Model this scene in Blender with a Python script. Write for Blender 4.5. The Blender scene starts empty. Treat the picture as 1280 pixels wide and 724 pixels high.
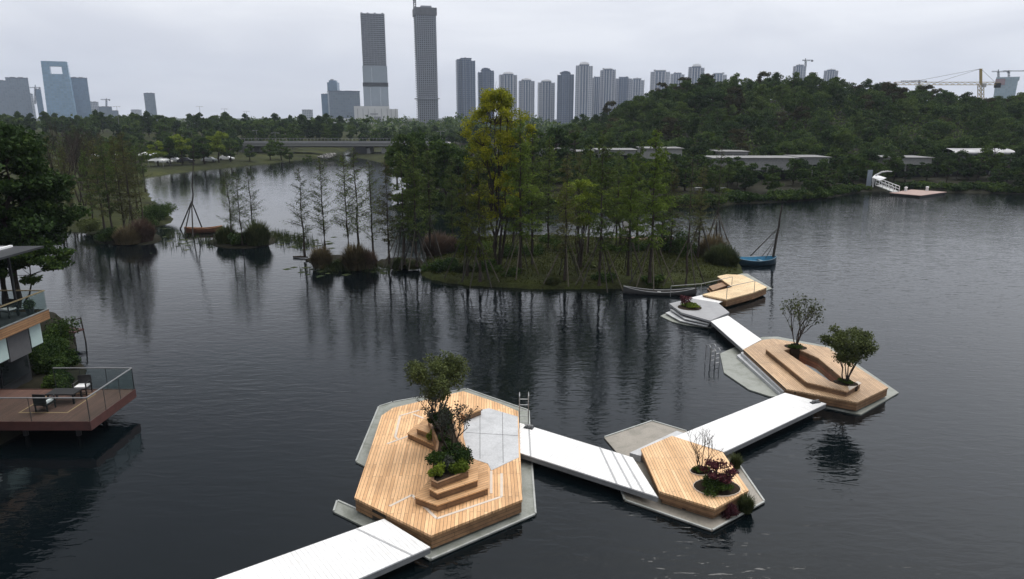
import bpy, math, random
import numpy as np
from mathutils import Vector, Matrix
from mathutils.geometry import tessellate_polygon

C = bpy.context.scene.collection
PI = math.pi
F = 870.0                      # focal length in pixels of a 1280 wide picture
CAMH = 14.0
PITCH = math.atan(216.0 / F)   # horizon at row 146
sp, cp = math.sin(PITCH), math.cos(PITCH)

# ------------------------------------------------------------------ measuring
def ray(px, py):
    u, v = (px - 640.0) / F, (362.0 - py) / F
    return (u, cp + v * sp, -sp + v * cp)
def P(px, py, z=0.0):
    """point on the level z seen at picture position px, py (used to survey the site)"""
    d = ray(px, py); t = (z - CAMH) / d[2]
    return (d[0] * t, d[1] * t, z)
def P2(px, py, z=0.0):
    p = P(px, py, z); return (p[0], p[1])
def Q(px, py, Y):
    d = ray(px, py); t = Y / d[1]
    return (d[0] * t, Y, CAMH + d[2] * t)
def poly(pts, z): return [P2(a, b, z) for a, b in pts]

# ------------------------------------------------------------------ tagging
def tag(o, label=None, cat=None, group=None, kind=None):
    if label: o['label'] = label
    if cat: o['category'] = cat
    if group: o['group'] = group
    if kind: o['kind'] = kind
    return o
def empty(name, loc=(0, 0, 0), rz=0.0):
    o = bpy.data.objects.new(name, None); C.objects.link(o)
    o.location = loc; o.rotation_euler = (0, 0, rz); o.empty_display_size = 0.3
    return o
def copy_tree(o, parent=None):
    c = o.copy(); C.objects.link(c)
    if parent: c.parent = parent
    for ch in list(o.children): copy_tree(ch, c)
    return c

# ------------------------------------------------------------------ meshes
class MB:
    def __init__(s, org=(0, 0, 0)):
        s.v = []; s.f = []; s.o = org
    def add(s, vs, fs):
        b = len(s.v); ox, oy, oz = s.o
        s.v += [(x - ox, y - oy, z - oz) for x, y, z in vs]
        s.f += [tuple(i + b for i in f) for f in fs]
    def prism(s, pl, z0, z1, bottom=True, sides=True, top=True):
        a = sum(pl[i][0] * pl[(i + 1) % len(pl)][1] - pl[(i + 1) % len(pl)][0] * pl[i][1] for i in range(len(pl)))
        if a < 0: pl = pl[::-1]
        n = len(pl)
        vs = [(x, y, z0) for x, y in pl] + [(x, y, z1) for x, y in pl]
        fs = []
        if sides: fs += [(i, (i + 1) % n, n + (i + 1) % n, n + i) for i in range(n)]
        if top: fs.append(tuple(range(n, 2 * n)))
        if bottom: fs.append(tuple(range(n - 1, -1, -1)))
        s.add(vs, fs)
    def holed(s, out, hole, z0, z1):
        """slab with one opening"""
        def ccw(p):
            a = sum(p[i][0] * p[(i + 1) % len(p)][1] - p[(i + 1) % len(p)][0] * p[i][1] for i in range(len(p)))
            return p if a > 0 else p[::-1]
        out = ccw(out); hole = ccw(hole)[::-1]
        pts = out + hole
        tr = tessellate_polygon([[Vector((x, y, 0)) for x, y in out], [Vector((x, y, 0)) for x, y in hole]])
        n = len(pts)
        vs = [(x, y, z0) for x, y in pts] + [(x, y, z1) for x, y in pts]
        fs = []
        for t in tr:
            a, b, c = [pts[i] for i in t]
            cr = (b[0] - a[0]) * (c[1] - a[1]) - (b[1] - a[1]) * (c[0] - a[0])
            t = tuple(t) if cr > 0 else tuple(t)[::-1]
            fs.append(tuple(i + n for i in t)); fs.append(t[::-1])
        for st, m in ((0, len(out)), (len(out), len(hole))):
            fs += [(st + i, st + (i + 1) % m, n + st + (i + 1) % m, n + st + i) for i in range(m)]
        s.add(vs, fs)
    def box(s, c, d, rz=0.0, M=None):
        x, y, z = d[0] / 2, d[1] / 2, d[2] / 2
        vs = [(-x, -y, -z), (x, -y, -z), (x, y, -z), (-x, y, -z), (-x, -y, z), (x, -y, z), (x, y, z), (-x, y, z)]
        R = Matrix.Rotation(rz, 3, 'Z') if M is None else M
        vs = [tuple(R @ Vector(v) + Vector(c)) for v in vs]
        s.add(vs, [(3, 2, 1, 0), (4, 5, 6, 7), (0, 1, 5, 4), (1, 2, 6, 5), (2, 3, 7, 6), (3, 0, 4, 7)])
    def bar(s, a, b, w, h):
        """a square bar from a to b"""
        a, b = Vector(a), Vector(b); d = b - a; L = d.length
        if L < 1e-6: return
        q = d.to_track_quat('X', 'Z').to_matrix()
        s.box((a + b) / 2, (L, w, h), M=q)
    def tube(s, pts, r, n=6, cap=True):
        pts = [Vector(p) for p in pts]
        if not isinstance(r, (list, tuple)): r = [r] * len(pts)
        vs = []; fs = []
        for i, p in enumerate(pts):
            d = (pts[min(i + 1, len(pts) - 1)] - pts[max(i - 1, 0)])
            if d.length < 1e-9: d = Vector((0, 0, 1))
            q = d.to_track_quat('Z', 'X').to_matrix()
            for k in range(n):
                a = 2 * PI * k / n
                vs.append(tuple(p + q @ Vector((math.cos(a) * r[i], math.sin(a) * r[i], 0))))
        for i in range(len(pts) - 1):
            for k in range(n):
                fs.append((i * n + k, i * n + (k + 1) % n, (i + 1) * n + (k + 1) % n, (i + 1) * n + k))
        if cap:
            fs.append(tuple(range(n - 1, -1, -1))); fs.append(tuple(range((len(pts) - 1) * n, len(pts) * n)))
        s.add(vs, fs)
    def mesh(s, name, m, smooth=False):
        me = bpy.data.meshes.new(name); me.from_pydata(s.v, [], s.f)
        me.validate(verbose=False)
        if m: me.materials.append(m)
        if smooth:
            me.polygons.foreach_set('use_smooth', [True] * len(me.polygons))
        me.update(); return me
    def build(s, name, m, parent=None, smooth=False, loc=None):
        o = bpy.data.objects.new(name, s.mesh(name, m, smooth)); C.objects.link(o)
        if parent: o.parent = parent
        elif s.o != (0, 0, 0): o.location = s.o
        if loc: o.location = loc
        return o

def mesh_np(name, V, Fq, m, k=4):
    V = np.asarray(V, dtype=np.float32); Fq = np.asarray(Fq, dtype=np.int32)
    me = bpy.data.meshes.new(name)
    me.vertices.add(len(V)); me.vertices.foreach_set('co', V.ravel())
    me.loops.add(Fq.size); me.loops.foreach_set('vertex_index', Fq.ravel())
    me.polygons.add(len(Fq))
    me.polygons.foreach_set('loop_start', np.arange(len(Fq), dtype=np.int32) * k)
    me.polygons.foreach_set('loop_total', np.full(len(Fq), k, dtype=np.int32))
    if m: me.materials.append(m)
    me.update(calc_edges=True); me.validate()
    return me
def link(name, me, parent=None, loc=None):
    o = bpy.data.objects.new(name, me); C.objects.link(o)
    if parent: o.parent = parent
    if loc: o.location = loc
    return o

# ------------------------------------------------------------------ materials
class N:
    def __init__(s, name):
        s.m = bpy.data.materials.new(name); s.m.use_nodes = True
        s.t = s.m.node_tree; s.b = s.t.nodes['Principled BSDF']; s.out = s.t.nodes['Material Output']
    def n(s, ty, **kw):
        x = s.t.nodes.new(ty)
        for k, v in kw.items():
            if k in x.bl_rna.properties and k not in x.inputs: setattr(x, k, v)
            else: x.inputs[k].default_value = v
        return x
    def l(s, a, b): s.t.links.new(a, b)
    def ramp(s, fac, stops):
        r = s.n('ShaderNodeValToRGB'); e = r.color_ramp.elements
        while len(e) < len(stops): e.new(0.5)
        for i, (p, c) in enumerate(stops):
            e[i].position = p; e[i].color = (*c, 1)
        s.l(fac, r.inputs['Fac']); return r.outputs['Color']
    def mix(s, a, b, fac, mode='MIX'):
        x = s.n('ShaderNodeMix', data_type='RGBA', blend_type=mode)
        for val, i in ((fac, 0), (a, 6), (b, 7)):
            if hasattr(val, 'is_output'): s.l(val, x.inputs[i])
            elif i == 0: x.inputs[0].default_value = val
            else: x.inputs[i].default_value = (*val, 1)
        return x.outputs[2]
    def coord(s, rz=0.0, scale=(1, 1, 1), rot=None, kind='Object'):
        tc = s.n('ShaderNodeTexCoord'); mp = s.n('ShaderNodeMapping')
        mp.inputs['Rotation'].default_value = rot or (0, 0, rz); mp.inputs['Scale'].default_value = scale
        s.l(tc.outputs[kind], mp.inputs['Vector']); return mp.outputs['Vector']
    def noise(s, vec, scale, detail=4, rough=0.6, dist=0.0):
        x = s.n('ShaderNodeTexNoise'); x.inputs['Scale'].default_value = scale; x.inputs['Detail'].default_value = detail
        x.inputs['Roughness'].default_value = rough; x.inputs['Distortion'].default_value = dist
        if vec is not None: s.l(vec, x.inputs['Vector'])
        return x.outputs['Fac']
    def bump(s, h, strength=0.3, dist=0.02):
        b = s.n('ShaderNodeBump'); b.inputs['Strength'].default_value = strength; b.inputs['Distance'].default_value = dist
        s.l(h, b.inputs['Height']); s.l(b.outputs['Normal'], s.b.inputs['Normal'])

def plain(name, col, rough=0.6, metal=0.0, var=0.15, scale=3.0, spec=0.5, bump=0.0):
    """a painted, plastic, metal or masonry surface with a little uneven wear"""
    n = N(name); v = n.coord()
    f = n.noise(v, scale, 6, 0.65)
    lo = tuple(c * (1 - var) for c in col); hi = tuple(min(1, c * (1 + var)) for c in col)
    n.l(n.ramp(f, [(0.3, lo), (0.7, hi)]), n.b.inputs['Base Color'])
    n.b.inputs['Roughness'].default_value = rough; n.b.inputs['Metallic'].default_value = metal
    n.b.inputs['Specular IOR Level'].default_value = spec
    if bump: n.bump(n.noise(v, scale * 4, 4), bump)
    return n.m

def planks(name, ang, w, length, cols, gap, mortar=(0.06, 0.04, 0.02), rough=0.6, gsize=0.007, rot=None, stain=0.11):
    """boards laid side by side: long axis at angle ang, each board its own tone"""
    n = N(name); v = n.coord(rz=-ang) if rot is None else n.coord(rot=rot)
    b = n.n('ShaderNodeTexBrick'); b.offset = 0.37; b.offset_frequency = 2
    b.inputs['Scale'].default_value = 1.0; b.inputs['Brick Width'].default_value = length
    b.inputs['Row Height'].default_value = w; b.inputs['Mortar Size'].default_value = gsize
    b.inputs['Mortar Smooth'].default_value = 0.2; b.inputs['Bias'].default_value = 0.0
    b.inputs['Color1'].default_value = (*cols[0], 1); b.inputs['Color2'].default_value = (*cols[1], 1); b.inputs['Mortar'].default_value = (*mortar, 1)
    n.l(v, b.inputs['Vector'])
    mp = n.n('ShaderNodeMapping'); mp.inputs['Scale'].default_value = (1.2, 14, 14); n.l(v, mp.inputs['Vector'])
    g = n.noise(mp.outputs['Vector'], 2.0, 5, 0.6)
    big = n.noise(v, 0.55, 4, 0.6)
    c = n.mix(b.outputs['Color'], n.ramp(g, [(0.25, (0.82, 0.80, 0.77)), (0.75, (1.15, 1.15, 1.15))]), 1.0, 'MULTIPLY')
    c = n.mix(c, n.ramp(big, [(0.3, (1 - stain * 2, 1 - stain * 2.1, 1 - stain * 2.3)), (0.65, (1.05, 1.05, 1.05))]), 1.0, 'MULTIPLY')
    wear = n.noise(v, 1.7, 7, 0.75, 1.2)                       # greyed and water-stained patches
    c = n.mix(c, n.ramp(wear, [(0.5, (1, 1, 1)), (0.62, (1 - stain, 1 - stain * 0.8, 1 - stain * 0.5)), (0.75, (1 - stain * 2.2, 1 - stain * 2, 1 - stain * 1.6))]), 1.0, 'MULTIPLY')
    n.l(c, n.b.inputs['Base Color']); n.b.inputs['Roughness'].default_value = rough
    inv = n.n('ShaderNodeMath', operation='SUBTRACT'); inv.inputs[0].default_value = 1.0; n.l(b.outputs['Fac'], inv.inputs[1])
    n.bump(inv.outputs[0], 0.5, gap)
    return n.m

def leafmat(name, a, b, c=None, trans=0.3, scale=0.9):
    """leaves: tone varies from spray to spray and from plant to plant"""
    n = N(name); v = n.coord()
    oi = n.n('ShaderNodeObjectInfo')
    geo = n.n('ShaderNodeNewGeometry')
    f = n.noise(v, scale, 3, 0.7)
    ad = n.n('ShaderNodeMath', operation='MULTIPLY_ADD'); n.l(geo.outputs['Random Per Island'], ad.inputs[0]); ad.inputs[1].default_value = 0.35; n.l(f, ad.inputs[2])
    ad2 = n.n('ShaderNodeMath', operation='MULTIPLY_ADD'); n.l(oi.outputs['Random'], ad2.inputs[0]); ad2.inputs[1].default_value = 0.3; n.l(ad.outputs[0], ad2.inputs[2])
    st = [(0.45, a), (0.95, b)] + ([(1.0, c)] if c else [])
    if c: st = [(0.45, a), (0.8, b), (1.05, c)]
    st = [(min(1, p), q) for p, q in st]
    col = n.ramp(ad2.outputs[0], st)
    n.l(col, n.b.inputs['Base Color']); n.b.inputs['Roughness'].default_value = 0.7; n.b.inputs['Specular IOR Level'].default_value = 0.08
    tr = n.n('ShaderNodeBsdfTranslucent'); n.l(col, tr.inputs['Color'])
    mx = n.n('ShaderNodeMixShader'); mx.inputs[0].default_value = trans
    n.l(n.b.outputs[0], mx.inputs[1]); n.l(tr.outputs[0], mx.inputs[2]); n.l(mx.outputs[0], n.out.inputs['Surface'])
    return n.m

def glassmat(name, tint=(0.75, 0.85, 0.83), alpha=0.25, rough=0.03):
    n = N(name)
    t = n.n('ShaderNodeBsdfTransparent'); t.inputs['Color'].default_value = (*tint, 1)
    n.b.inputs['Base Color'].default_value = (0.05, 0.07, 0.07, 1); n.b.inputs['Roughness'].default_value = rough
    mx = n.n('ShaderNodeMixShader'); mx.inputs[0].default_value = alpha
    n.l(t.outputs[0], mx.inputs[1]); n.l(n.b.outputs[0], mx.inputs[2]); n.l(mx.outputs[0], n.out.inputs['Surface'])
    return n.m

# ------------------------------------------------------------------ plants
def leaves_np(pts, size, rng, aspect=0.6, droop=0.0, up=0.0, dirs=None):
    """one small leaf-shaped face (a folded diamond of 2 triangles as a quad) at each point"""
    n = len(pts)
    d = rng.normal(size=(n, 3)) if dirs is None else dirs + rng.normal(size=(n, 3)) * 0.45
    d[:, 2] -= droop
    d /= np.linalg.norm(d, axis=1, keepdims=True) + 1e-9
    r = rng.normal(size=(n, 3)); r[:, 2] += up * 0
    nrm = np.cross(d, r)
    nrm /= np.linalg.norm(nrm, axis=1, keepdims=True) + 1e-9
    if up:
        nrm[:, 2] = np.abs(nrm[:, 2]) + up
        nrm -= d * np.sum(nrm * d, axis=1, keepdims=True)
        nrm /= np.linalg.norm(nrm, axis=1, keepdims=True) + 1e-9
    s = np.cross(nrm, d)
    L = (size * rng.uniform(0.6, 1.4, n))[:, None]
    W = L * aspect
    V = np.empty((n, 4, 3))
    V[:, 0] = pts - d * L * 0.5
    V[:, 1] = pts + s * W * 0.5 + nrm * L * 0.06
    V[:, 2] = pts + d * L * 0.5
    V[:, 3] = pts - s * W * 0.5 + nrm * L * 0.06
    Fq = np.arange(n * 4).reshape(n, 4)
    return V.reshape(-1, 3), Fq

def limb(mb, a, b, r0, r1, rnd, wob=0.06, seg=3, n=5):
    a, b = Vector(a), Vector(b); L = (b - a).length
    pts = [a.lerp(b, i / seg) + (Vector((rnd.uniform(-1, 1), rnd.uniform(-1, 1), rnd.uniform(-.5, .5))) * wob * L if 0 < i < seg else Vector((0, 0, 0))) for i in range(seg + 1)]
    mb.tube(pts, [r0 + (r1 - r0) * i / seg for i in range(seg + 1)], n)
    return pts

def broadleaf(seed, H, R, base, nclump, per, leaf, bark, lm, rt=0.18, ry=None, clump=0.3, stems=1, shape='round', lean=(0, 0), sparse=0.0, flat=0.7, updir=0.0, twigs=False):
    """(trunk mesh, crown mesh): stems, limbs to each leaf clump, thousands of separate leaves"""
    rnd = random.Random(seed); rng = np.random.default_rng(seed)
    mb = MB(); pts = []
    cz = (H + base) / 2; hz = (H - base) / 2
    cent = []
    tries = 0
    while len(cent) < nclump and tries < 6000:
        tries += 1
        a = rnd.uniform(0, 2 * PI); t = rnd.uniform(-1, 1)
        if shape == 'round': prof = math.sqrt(max(0, 1 - t * t)) ** 0.8
        elif shape == 'vase': prof = 0.32 + 0.68 * min(1, (t + 1) / 1.3) if t < 0.75 else 0.85
        elif shape == 'cone': prof = max(0.08, (1 - t) / 2) ** 0.75
        elif shape == 'tall': prof = (1 - abs(t) ** 3.0) * (0.62 + 0.38 * t) if t > -0.9 else 0.3
        elif shape == 'two_tier': prof = (0.80 + 0.22 * math.sin(a * 2 + t * 5)) * (0.82 if t < 0.0 else 1.0 if t < 0.55 else max(0.3, 1.0 - (t - 0.55) * 1.35))
        else: prof = 1
        rr = R * prof * (rnd.uniform(0.15, 1) ** 0.5) * rnd.uniform(0.8, 1.12)
        c = Vector((math.cos(a) * rr + lean[0] * (t + 1) / 2, math.sin(a) * rr + lean[1] * (t + 1) / 2, cz + t * hz * 0.92))
        if all((c - q).length > R * clump * 0.62 for q in cent): cent.append(c)
    tops = []
    for k in range(stems):
        a = 2 * PI * k / stems + rnd.uniform(-.5, .5)
        off = 0.0 if stems == 1 else R * 0.08
        tx = 0.0 if stems == 1 else R * (0.5 if shape == 'vase' else 0.32)
        b = Vector((math.cos(a) * off, math.sin(a) * off, 0))
        top = Vector((math.cos(a) * tx + lean[0] * .6, math.sin(a) * tx + lean[1] * .6, base + (H - base) * (0.72 if stems > 1 else 0.78)))
        tops.append(limb(mb, b, top, rt, rt * 0.3, rnd, 0.035, 6, 7))
    for c in cent:
        best = None
        for tp in tops:
            for i, q in enumerate(tp[1:-0 or None]):
                if q.z < c.z - 0.1 * (c - q).length or q is tp[1]:
                    dd = (c - q).length + max(0, base * 0.75 - q.z)
                    if best is None or dd < best[0]: best = (dd, q, i)
        q = best[1]
        r0 = max(rt * 0.13, rt * (0.55 - 0.06 * best[2]))
        lp = limb(mb, q, c, r0, rt * 0.06, rnd, 0.07, 3, 4)
        rad = R * clump * rnd.uniform(0.75, 1.25)
        if twigs:
            for _ in range(5):
                d = Vector((rnd.uniform(-1, 1), rnd.uniform(-1, 1), rnd.uniform(-.2, 1.1))).normalized() * rad * rnd.uniform(.7, 1.3)
                limb(mb, lp[2].lerp(c, rnd.random()), c + d, rt * 0.07, rt * 0.03, rnd, 0.08, 2, 3)
        if rnd.random() < sparse * (1 if shape != 'two_tier' else max(0.02, min(1, (cz + hz * 0.25 - c.z) / hz * 1.6))): continue
        m = int(per * rnd.uniform(0.6, 1.4))
        p = rng.normal(size=(m, 3)); p /= np.linalg.norm(p, axis=1, keepdims=True)
        p *= (rng.uniform(0.1, 1, (m, 1)) ** 0.45) * rad * rng.uniform(0.75, 1.2, (m, 1))
        p[:, 2] *= flat
        pts.append(p + np.array(c))
    tm = mb.mesh('trunk', bark)
    P_ = np.concatenate(pts) if pts else np.zeros((1, 3))
    V, Fq = leaves_np(P_, leaf, rng, 0.62, 0.1, 0.35 + updir)
    return tm, mesh_np('crown', V, Fq, lm)

def cypress(seed, H, R, base, dens, bark, lm, rt=0.14, leaf=0.26, lean=0.0, updroop=0.15, gap=0.0, rises=(0.15, 0.55), twig=3, every=110):
    """feathery conifer: straight mast, whorls of thin boughs, fine hanging sprays"""
    rnd = random.Random(seed); rng = np.random.default_rng(seed)
    mb = MB()
    n = 9
    tp = [Vector((lean * (i / n) ** 1.5 + rnd.uniform(-.05, .05) * (i > 0), rnd.uniform(-.05, .05) * (i > 0), H * i / n)) for i in range(n + 1)]
    mb.tube(tp, [rt * (1.35 if i == 0 else 1 - 0.86 * i / n) for i in range(n + 1)], 7)
    pts = []; dirs = []
    h = base
    while h < H * 0.985:
        k = (h - base) / (H - base)
        prof = (min(1, (k + 0.12) * 3.2)) * (1 - k) ** 0.62 + 0.10
        if rnd.random() > gap:
            L = R * prof * rnd.uniform(0.55, 1.15)
            a = rnd.uniform(0, 2 * PI)
            f = h / H * n; i = min(n - 1, int(f)); o = tp[i].lerp(tp[i + 1], f - i)
            rise = rnd.uniform(*rises)
            d = Vector((math.cos(a), math.sin(a), rise)).normalized()
            e = o + d * L; mid = o + d * L * 0.5 + Vector((0, 0, -0.04 * L))
            e.z -= updroop * L
            mb.tube([o, mid, e], [rt * 0.16, rt * 0.1, rt * 0.035], 4, False)
            # side sprays
            m = int(dens * L * rnd.uniform(0.6, 1.3))
            t = rng.uniform(0.18, 1.05, m)
            base_p = np.where(t[:, None] < .5, np.array(o) + (np.array(mid) - np.array(o)) * t[:, None] * 2, np.array(mid) + (np.array(e) - np.array(mid)) * (t[:, None] - .5) * 2)
            w = L * 0.26 * (1.1 - np.abs(t - 0.55))
            side = np.array((-math.sin(a), math.cos(a), 0.0))
            s = rng.uniform(-1, 1, m)
            q = base_p + side * (s * w)[:, None] + rng.normal(size=(m, 3)) * 0.07
            q[:, 2] -= np.abs(s) * w * 0.25 + rng.uniform(0, 0.12, m)
            pts.append(q)
            dirs.append(np.array(d)[None, :] * 0.5 + side[None, :] * s[:, None] - np.array([[0, 0, 0.45]]))
            if m > 4 and rnd.random() < 0.8:
                for _ in range(twig):
                    tt = rnd.uniform(.3, .85); b0 = o.lerp(e, tt); sd = rnd.choice((-1, 1))
                    mb.tube([b0, b0 + Vector(side) * sd * L * rnd.uniform(.15, .32) + d * L * rnd.uniform(.1, .28)], [rt * 0.075, rt * 0.03], 3, False)
        h += rnd.uniform(0.5, 1.5) * H / every
    tm = mb.mesh('trunk', bark)
    P_ = np.concatenate(pts); D_ = np.concatenate(dirs)
    V, Fq = leaves_np(P_, leaf, rng, 0.34, 0.15, 0.0, D_)
    return tm, mesh_np('crown', V, Fq, lm)

def bare(seed, H, R, bark, stems=3, rt=0.05, depth=4, up=0.75, kids=3):
    """leafless branching plant as one mesh"""
    rnd = random.Random(seed); mb = MB(); ends = []
    def grow(a, d, L, r, k):
        b = a + d * L
        limb(mb, a, b, r, r * 0.62, rnd, 0.05, 2, 4 if k else 6)
        ends.append(b)
        if k >= depth: return
        for _ in range(rnd.choice((kids - 1, kids))):
            nd = (d + Vector((rnd.uniform(-1, 1), rnd.uniform(-1, 1), rnd.uniform(-.2, .9))) * (1 - up * 0.35)).normalized()
            grow(a.lerp(b, rnd.uniform(.55, 1)), nd, L * rnd.uniform(.55, .8), r * 0.6, k + 1)
    L0 = H / 2.6
    for s in range(stems):
        a = 2 * PI * s / stems + rnd.uniform(-.6, .6); w = R / H * (0.7 if stems > 1 else 0.1)
        grow(Vector((math.cos(a) * .04, math.sin(a) * .04, 0)), Vector((math.cos(a) * w, math.sin(a) * w, 1)).normalized(), L0, rt, 0)
    return mb, ends

def shrub(seed, R, H, n, leaf, lm, flat=1.0, lumps=9):
    """low bush: lumps of separate leaves down to the soil"""
    rng = np.random.default_rng(seed)
    pts = []
    for k in range(lumps):
        a = rng.uniform(0, 2 * PI); rr = R * 0.62 * math.sqrt(rng.uniform(0, 1)); z = H * rng.uniform(0.12, 0.68)
        rad = R * rng.uniform(0.3, 0.5)
        m = n // lumps
        p = rng.normal(size=(m, 3)); p /= np.linalg.norm(p, axis=1, keepdims=True)
        p *= (rng.uniform(0.15, 1, (m, 1)) ** 0.4) * rad * rng.uniform(0.8, 1.15, (m, 1)); p[:, 2] *= H / R * 0.75 * flat
        p += np.array((math.cos(a) * rr, math.sin(a) * rr, z))
        pts.append(p)
    p = np.concatenate(pts); p[:, 2] = np.abs(p[:, 2]) + 0.02
    V, Fq = leaves_np(p, leaf, rng, 0.6, 0.0, 0.3)
    return mesh_np('bush', V, Fq, lm)

def reeds(seed, R, H, n, lm, w=0.035, spread=0.55):
    """clump of tall arching blades"""
    rng = np.random.default_rng(seed)
    a = rng.uniform(0, 2 * PI, n); r = R * 0.6 * np.sqrt(rng.uniform(0, 1, n))
    o = np.stack([np.cos(a) * r, np.sin(a) * r, np.zeros(n)], 1)
    L = H * rng.uniform(0.45, 1.1, n) * (1 - 0.6 * (r / (R * .62)) ** 2)
    b = a + rng.normal(size=n) * 0.7; tilt = rng.uniform(0.05, 0.25, n) + spread * .6 * (r / (R * .6))
    out = np.stack([np.cos(b), np.sin(b), np.zeros(n)], 1)
    side = np.stack([-np.sin(b), np.cos(b), np.zeros(n)], 1) * (w * rng.uniform(.6, 1.5, n))[:, None]
    p1 = o + out * (L * tilt * 0.35)[:, None]; p1[:, 2] += L * 0.6
    p2 = o + out * (L * tilt)[:, None]; p2[:, 2] += L * (1 - tilt * 0.35)
    V = np.stack([o - side, o + side, p1 + side, p1 - side, p1 - side, p1 + side, p2 + side * .15, p2 - side * .15], 1)
    Fq = np.arange(n * 8).reshape(n * 2, 4)
    return mesh_np('reed_clump', V.reshape(-1, 3), Fq, lm)

def place(name, parts, loc, s=1.0, rz=0.0, label=None, cat=None, group=None, sz=None):
    """a plant with its parts as children"""
    e = empty(name, loc, rz); e.scale = (s, s, sz or s)
    for pn, me in parts: link(pn, me, e)
    return tag(e, label, cat, group)
def put(name, me, loc, s=1.0, rz=0.0, label=None, cat=None, group=None, sz=None):
    o = link(name, me); o.location = loc; o.rotation_euler = (0, 0, rz); o.scale = (s, s, sz or s)
    return tag(o, label, cat, group)

# ------------------------------------------------------------------ palette
M = {}
M['bark'] = plain('bark', (0.045, 0.036, 0.03), 0.9, var=0.4, scale=6, spec=0.2)
M['bark_pale'] = plain('bark_pale', (0.12, 0.10, 0.08), 0.9, var=0.35, scale=6, spec=0.2)
M['pole'] = plain('pole_wood', (0.10, 0.088, 0.07), 0.85, var=0.3, scale=5, spec=0.2)
M['pole_dark'] = plain('pole_wood_dark', (0.05, 0.045, 0.04), 0.85, var=0.3, scale=5, spec=0.2)
M['leaf_dark'] = leafmat('leaf_dark', (0.010, 0.020, 0.008), (0.030, 0.058, 0.016), (0.060, 0.095, 0.020), 0.25, 0.5)
M['leaf_hill'] = leafmat('leaf_hill', (0.014, 0.030, 0.011), (0.044, 0.080, 0.023), (0.095, 0.135, 0.032), 0.2, 0.25)
M['leaf_hill_brown'] = leafmat('leaf_hill_brown', (0.022, 0.020, 0.010), (0.048, 0.044, 0.020), (0.07, 0.07, 0.03), 0.2, 0.3)
M['leaf_mid'] = leafmat('leaf_mid', (0.018, 0.034, 0.010), (0.050, 0.085, 0.020), (0.085, 0.125, 0.026), 0.3, 0.6)
M['leaf_yellow'] = leafmat('leaf_yellow', (0.065, 0.082, 0.010), (0.20, 0.225, 0.018), (0.36, 0.35, 0.03), 0.4, 0.5)
M['leaf_lime'] = leafmat('leaf_lime', (0.050, 0.078, 0.013), (0.125, 0.175, 0.024), (0.21, 0.26, 0.035), 0.35, 0.6)
M['leaf_cyp'] = leafmat('leaf_feathery', (0.032, 0.050, 0.017), (0.066, 0.096, 0.027), (0.105, 0.145, 0.036), 0.3, 0.4)
M['leaf_cyp_lime'] = leafmat('leaf_feathery_bright', (0.045, 0.070, 0.015), (0.092, 0.140, 0.025), (0.14, 0.195, 0.034), 0.35, 0.4)
M['leaf_cyp_yellow'] = leafmat('leaf_feathery_yellowish', (0.045, 0.055, 0.012), (0.095, 0.115, 0.020), (0.15, 0.165, 0.028), 0.35, 0.4)
M['leaf_cyp_brown'] = leafmat('leaf_feathery_brownish', (0.038, 0.040, 0.018), (0.078, 0.082, 0.031), (0.11, 0.115, 0.038), 0.3, 0.4)
M['leaf_olive'] = leafmat('leaf_olive', (0.028, 0.038, 0.016), (0.065, 0.080, 0.030), (0.10, 0.12, 0.04), 0.25, 1.5)
M['leaf_maple'] = leafmat('leaf_purple', (0.025, 0.010, 0.014), (0.070, 0.022, 0.030), (0.12, 0.04, 0.045), 0.3, 2.0)
M['leaf_bare'] = leafmat('leaf_greyish', (0.022, 0.026, 0.022), (0.05, 0.055, 0.045), (0.07, 0.08, 0.06), 0.2, 2.0)
M['reed_dry'] = leafmat('reed_dry', (0.045, 0.036, 0.022), (0.10, 0.082, 0.045), (0.15, 0.12, 0.07), 0.25, 1.0)
M['reed_red'] = leafmat('reed_reddish', (0.055, 0.035, 0.028), (0.11, 0.075, 0.058), (0.15, 0.11, 0.085), 0.25, 1.0)
M['reed_green'] = leafmat('reed_green', (0.022, 0.034, 0.014), (0.052, 0.068, 0.026), (0.09, 0.10, 0.04), 0.25, 1.0)
M['white'] = plain('white_paint', (0.80, 0.80, 0.80), 0.5, var=0.06)
M['offwhite'] = plain('offwhite_wall', (0.46, 0.46, 0.455), 0.7, var=0.12)
M['grey'] = plain('grey_concrete', (0.30, 0.30, 0.29), 0.8, var=0.15, bump=0.1)
M['dark'] = plain('dark_metal', (0.028, 0.030, 0.033), 0.45, var=0.2)
M['black'] = plain('black_metal', (0.012, 0.012, 0.013), 0.5, var=0.2)
M['steel'] = plain('steel', (0.45, 0.45, 0.45), 0.35, 0.9, var=0.15)
M['soil'] = plain('soil', (0.03, 0.022, 0.015), 0.95, var=0.4, scale=8, spec=0.1)
M['glass_dark'] = plain('dark_glass', (0.012, 0.015, 0.017), 0.06, var=0.2, spec=0.7)
M['glass_rail'] = glassmat('clear_glass', (0.90, 0.945, 0.94), 0.10)
M['glass_mint'] = plain('frosted_mint_glass', (0.50, 0.62, 0.60), 0.25, var=0.06)
M['seam'] = plain('seam_rubber', (0.10, 0.10, 0.10), 0.7)

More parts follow.
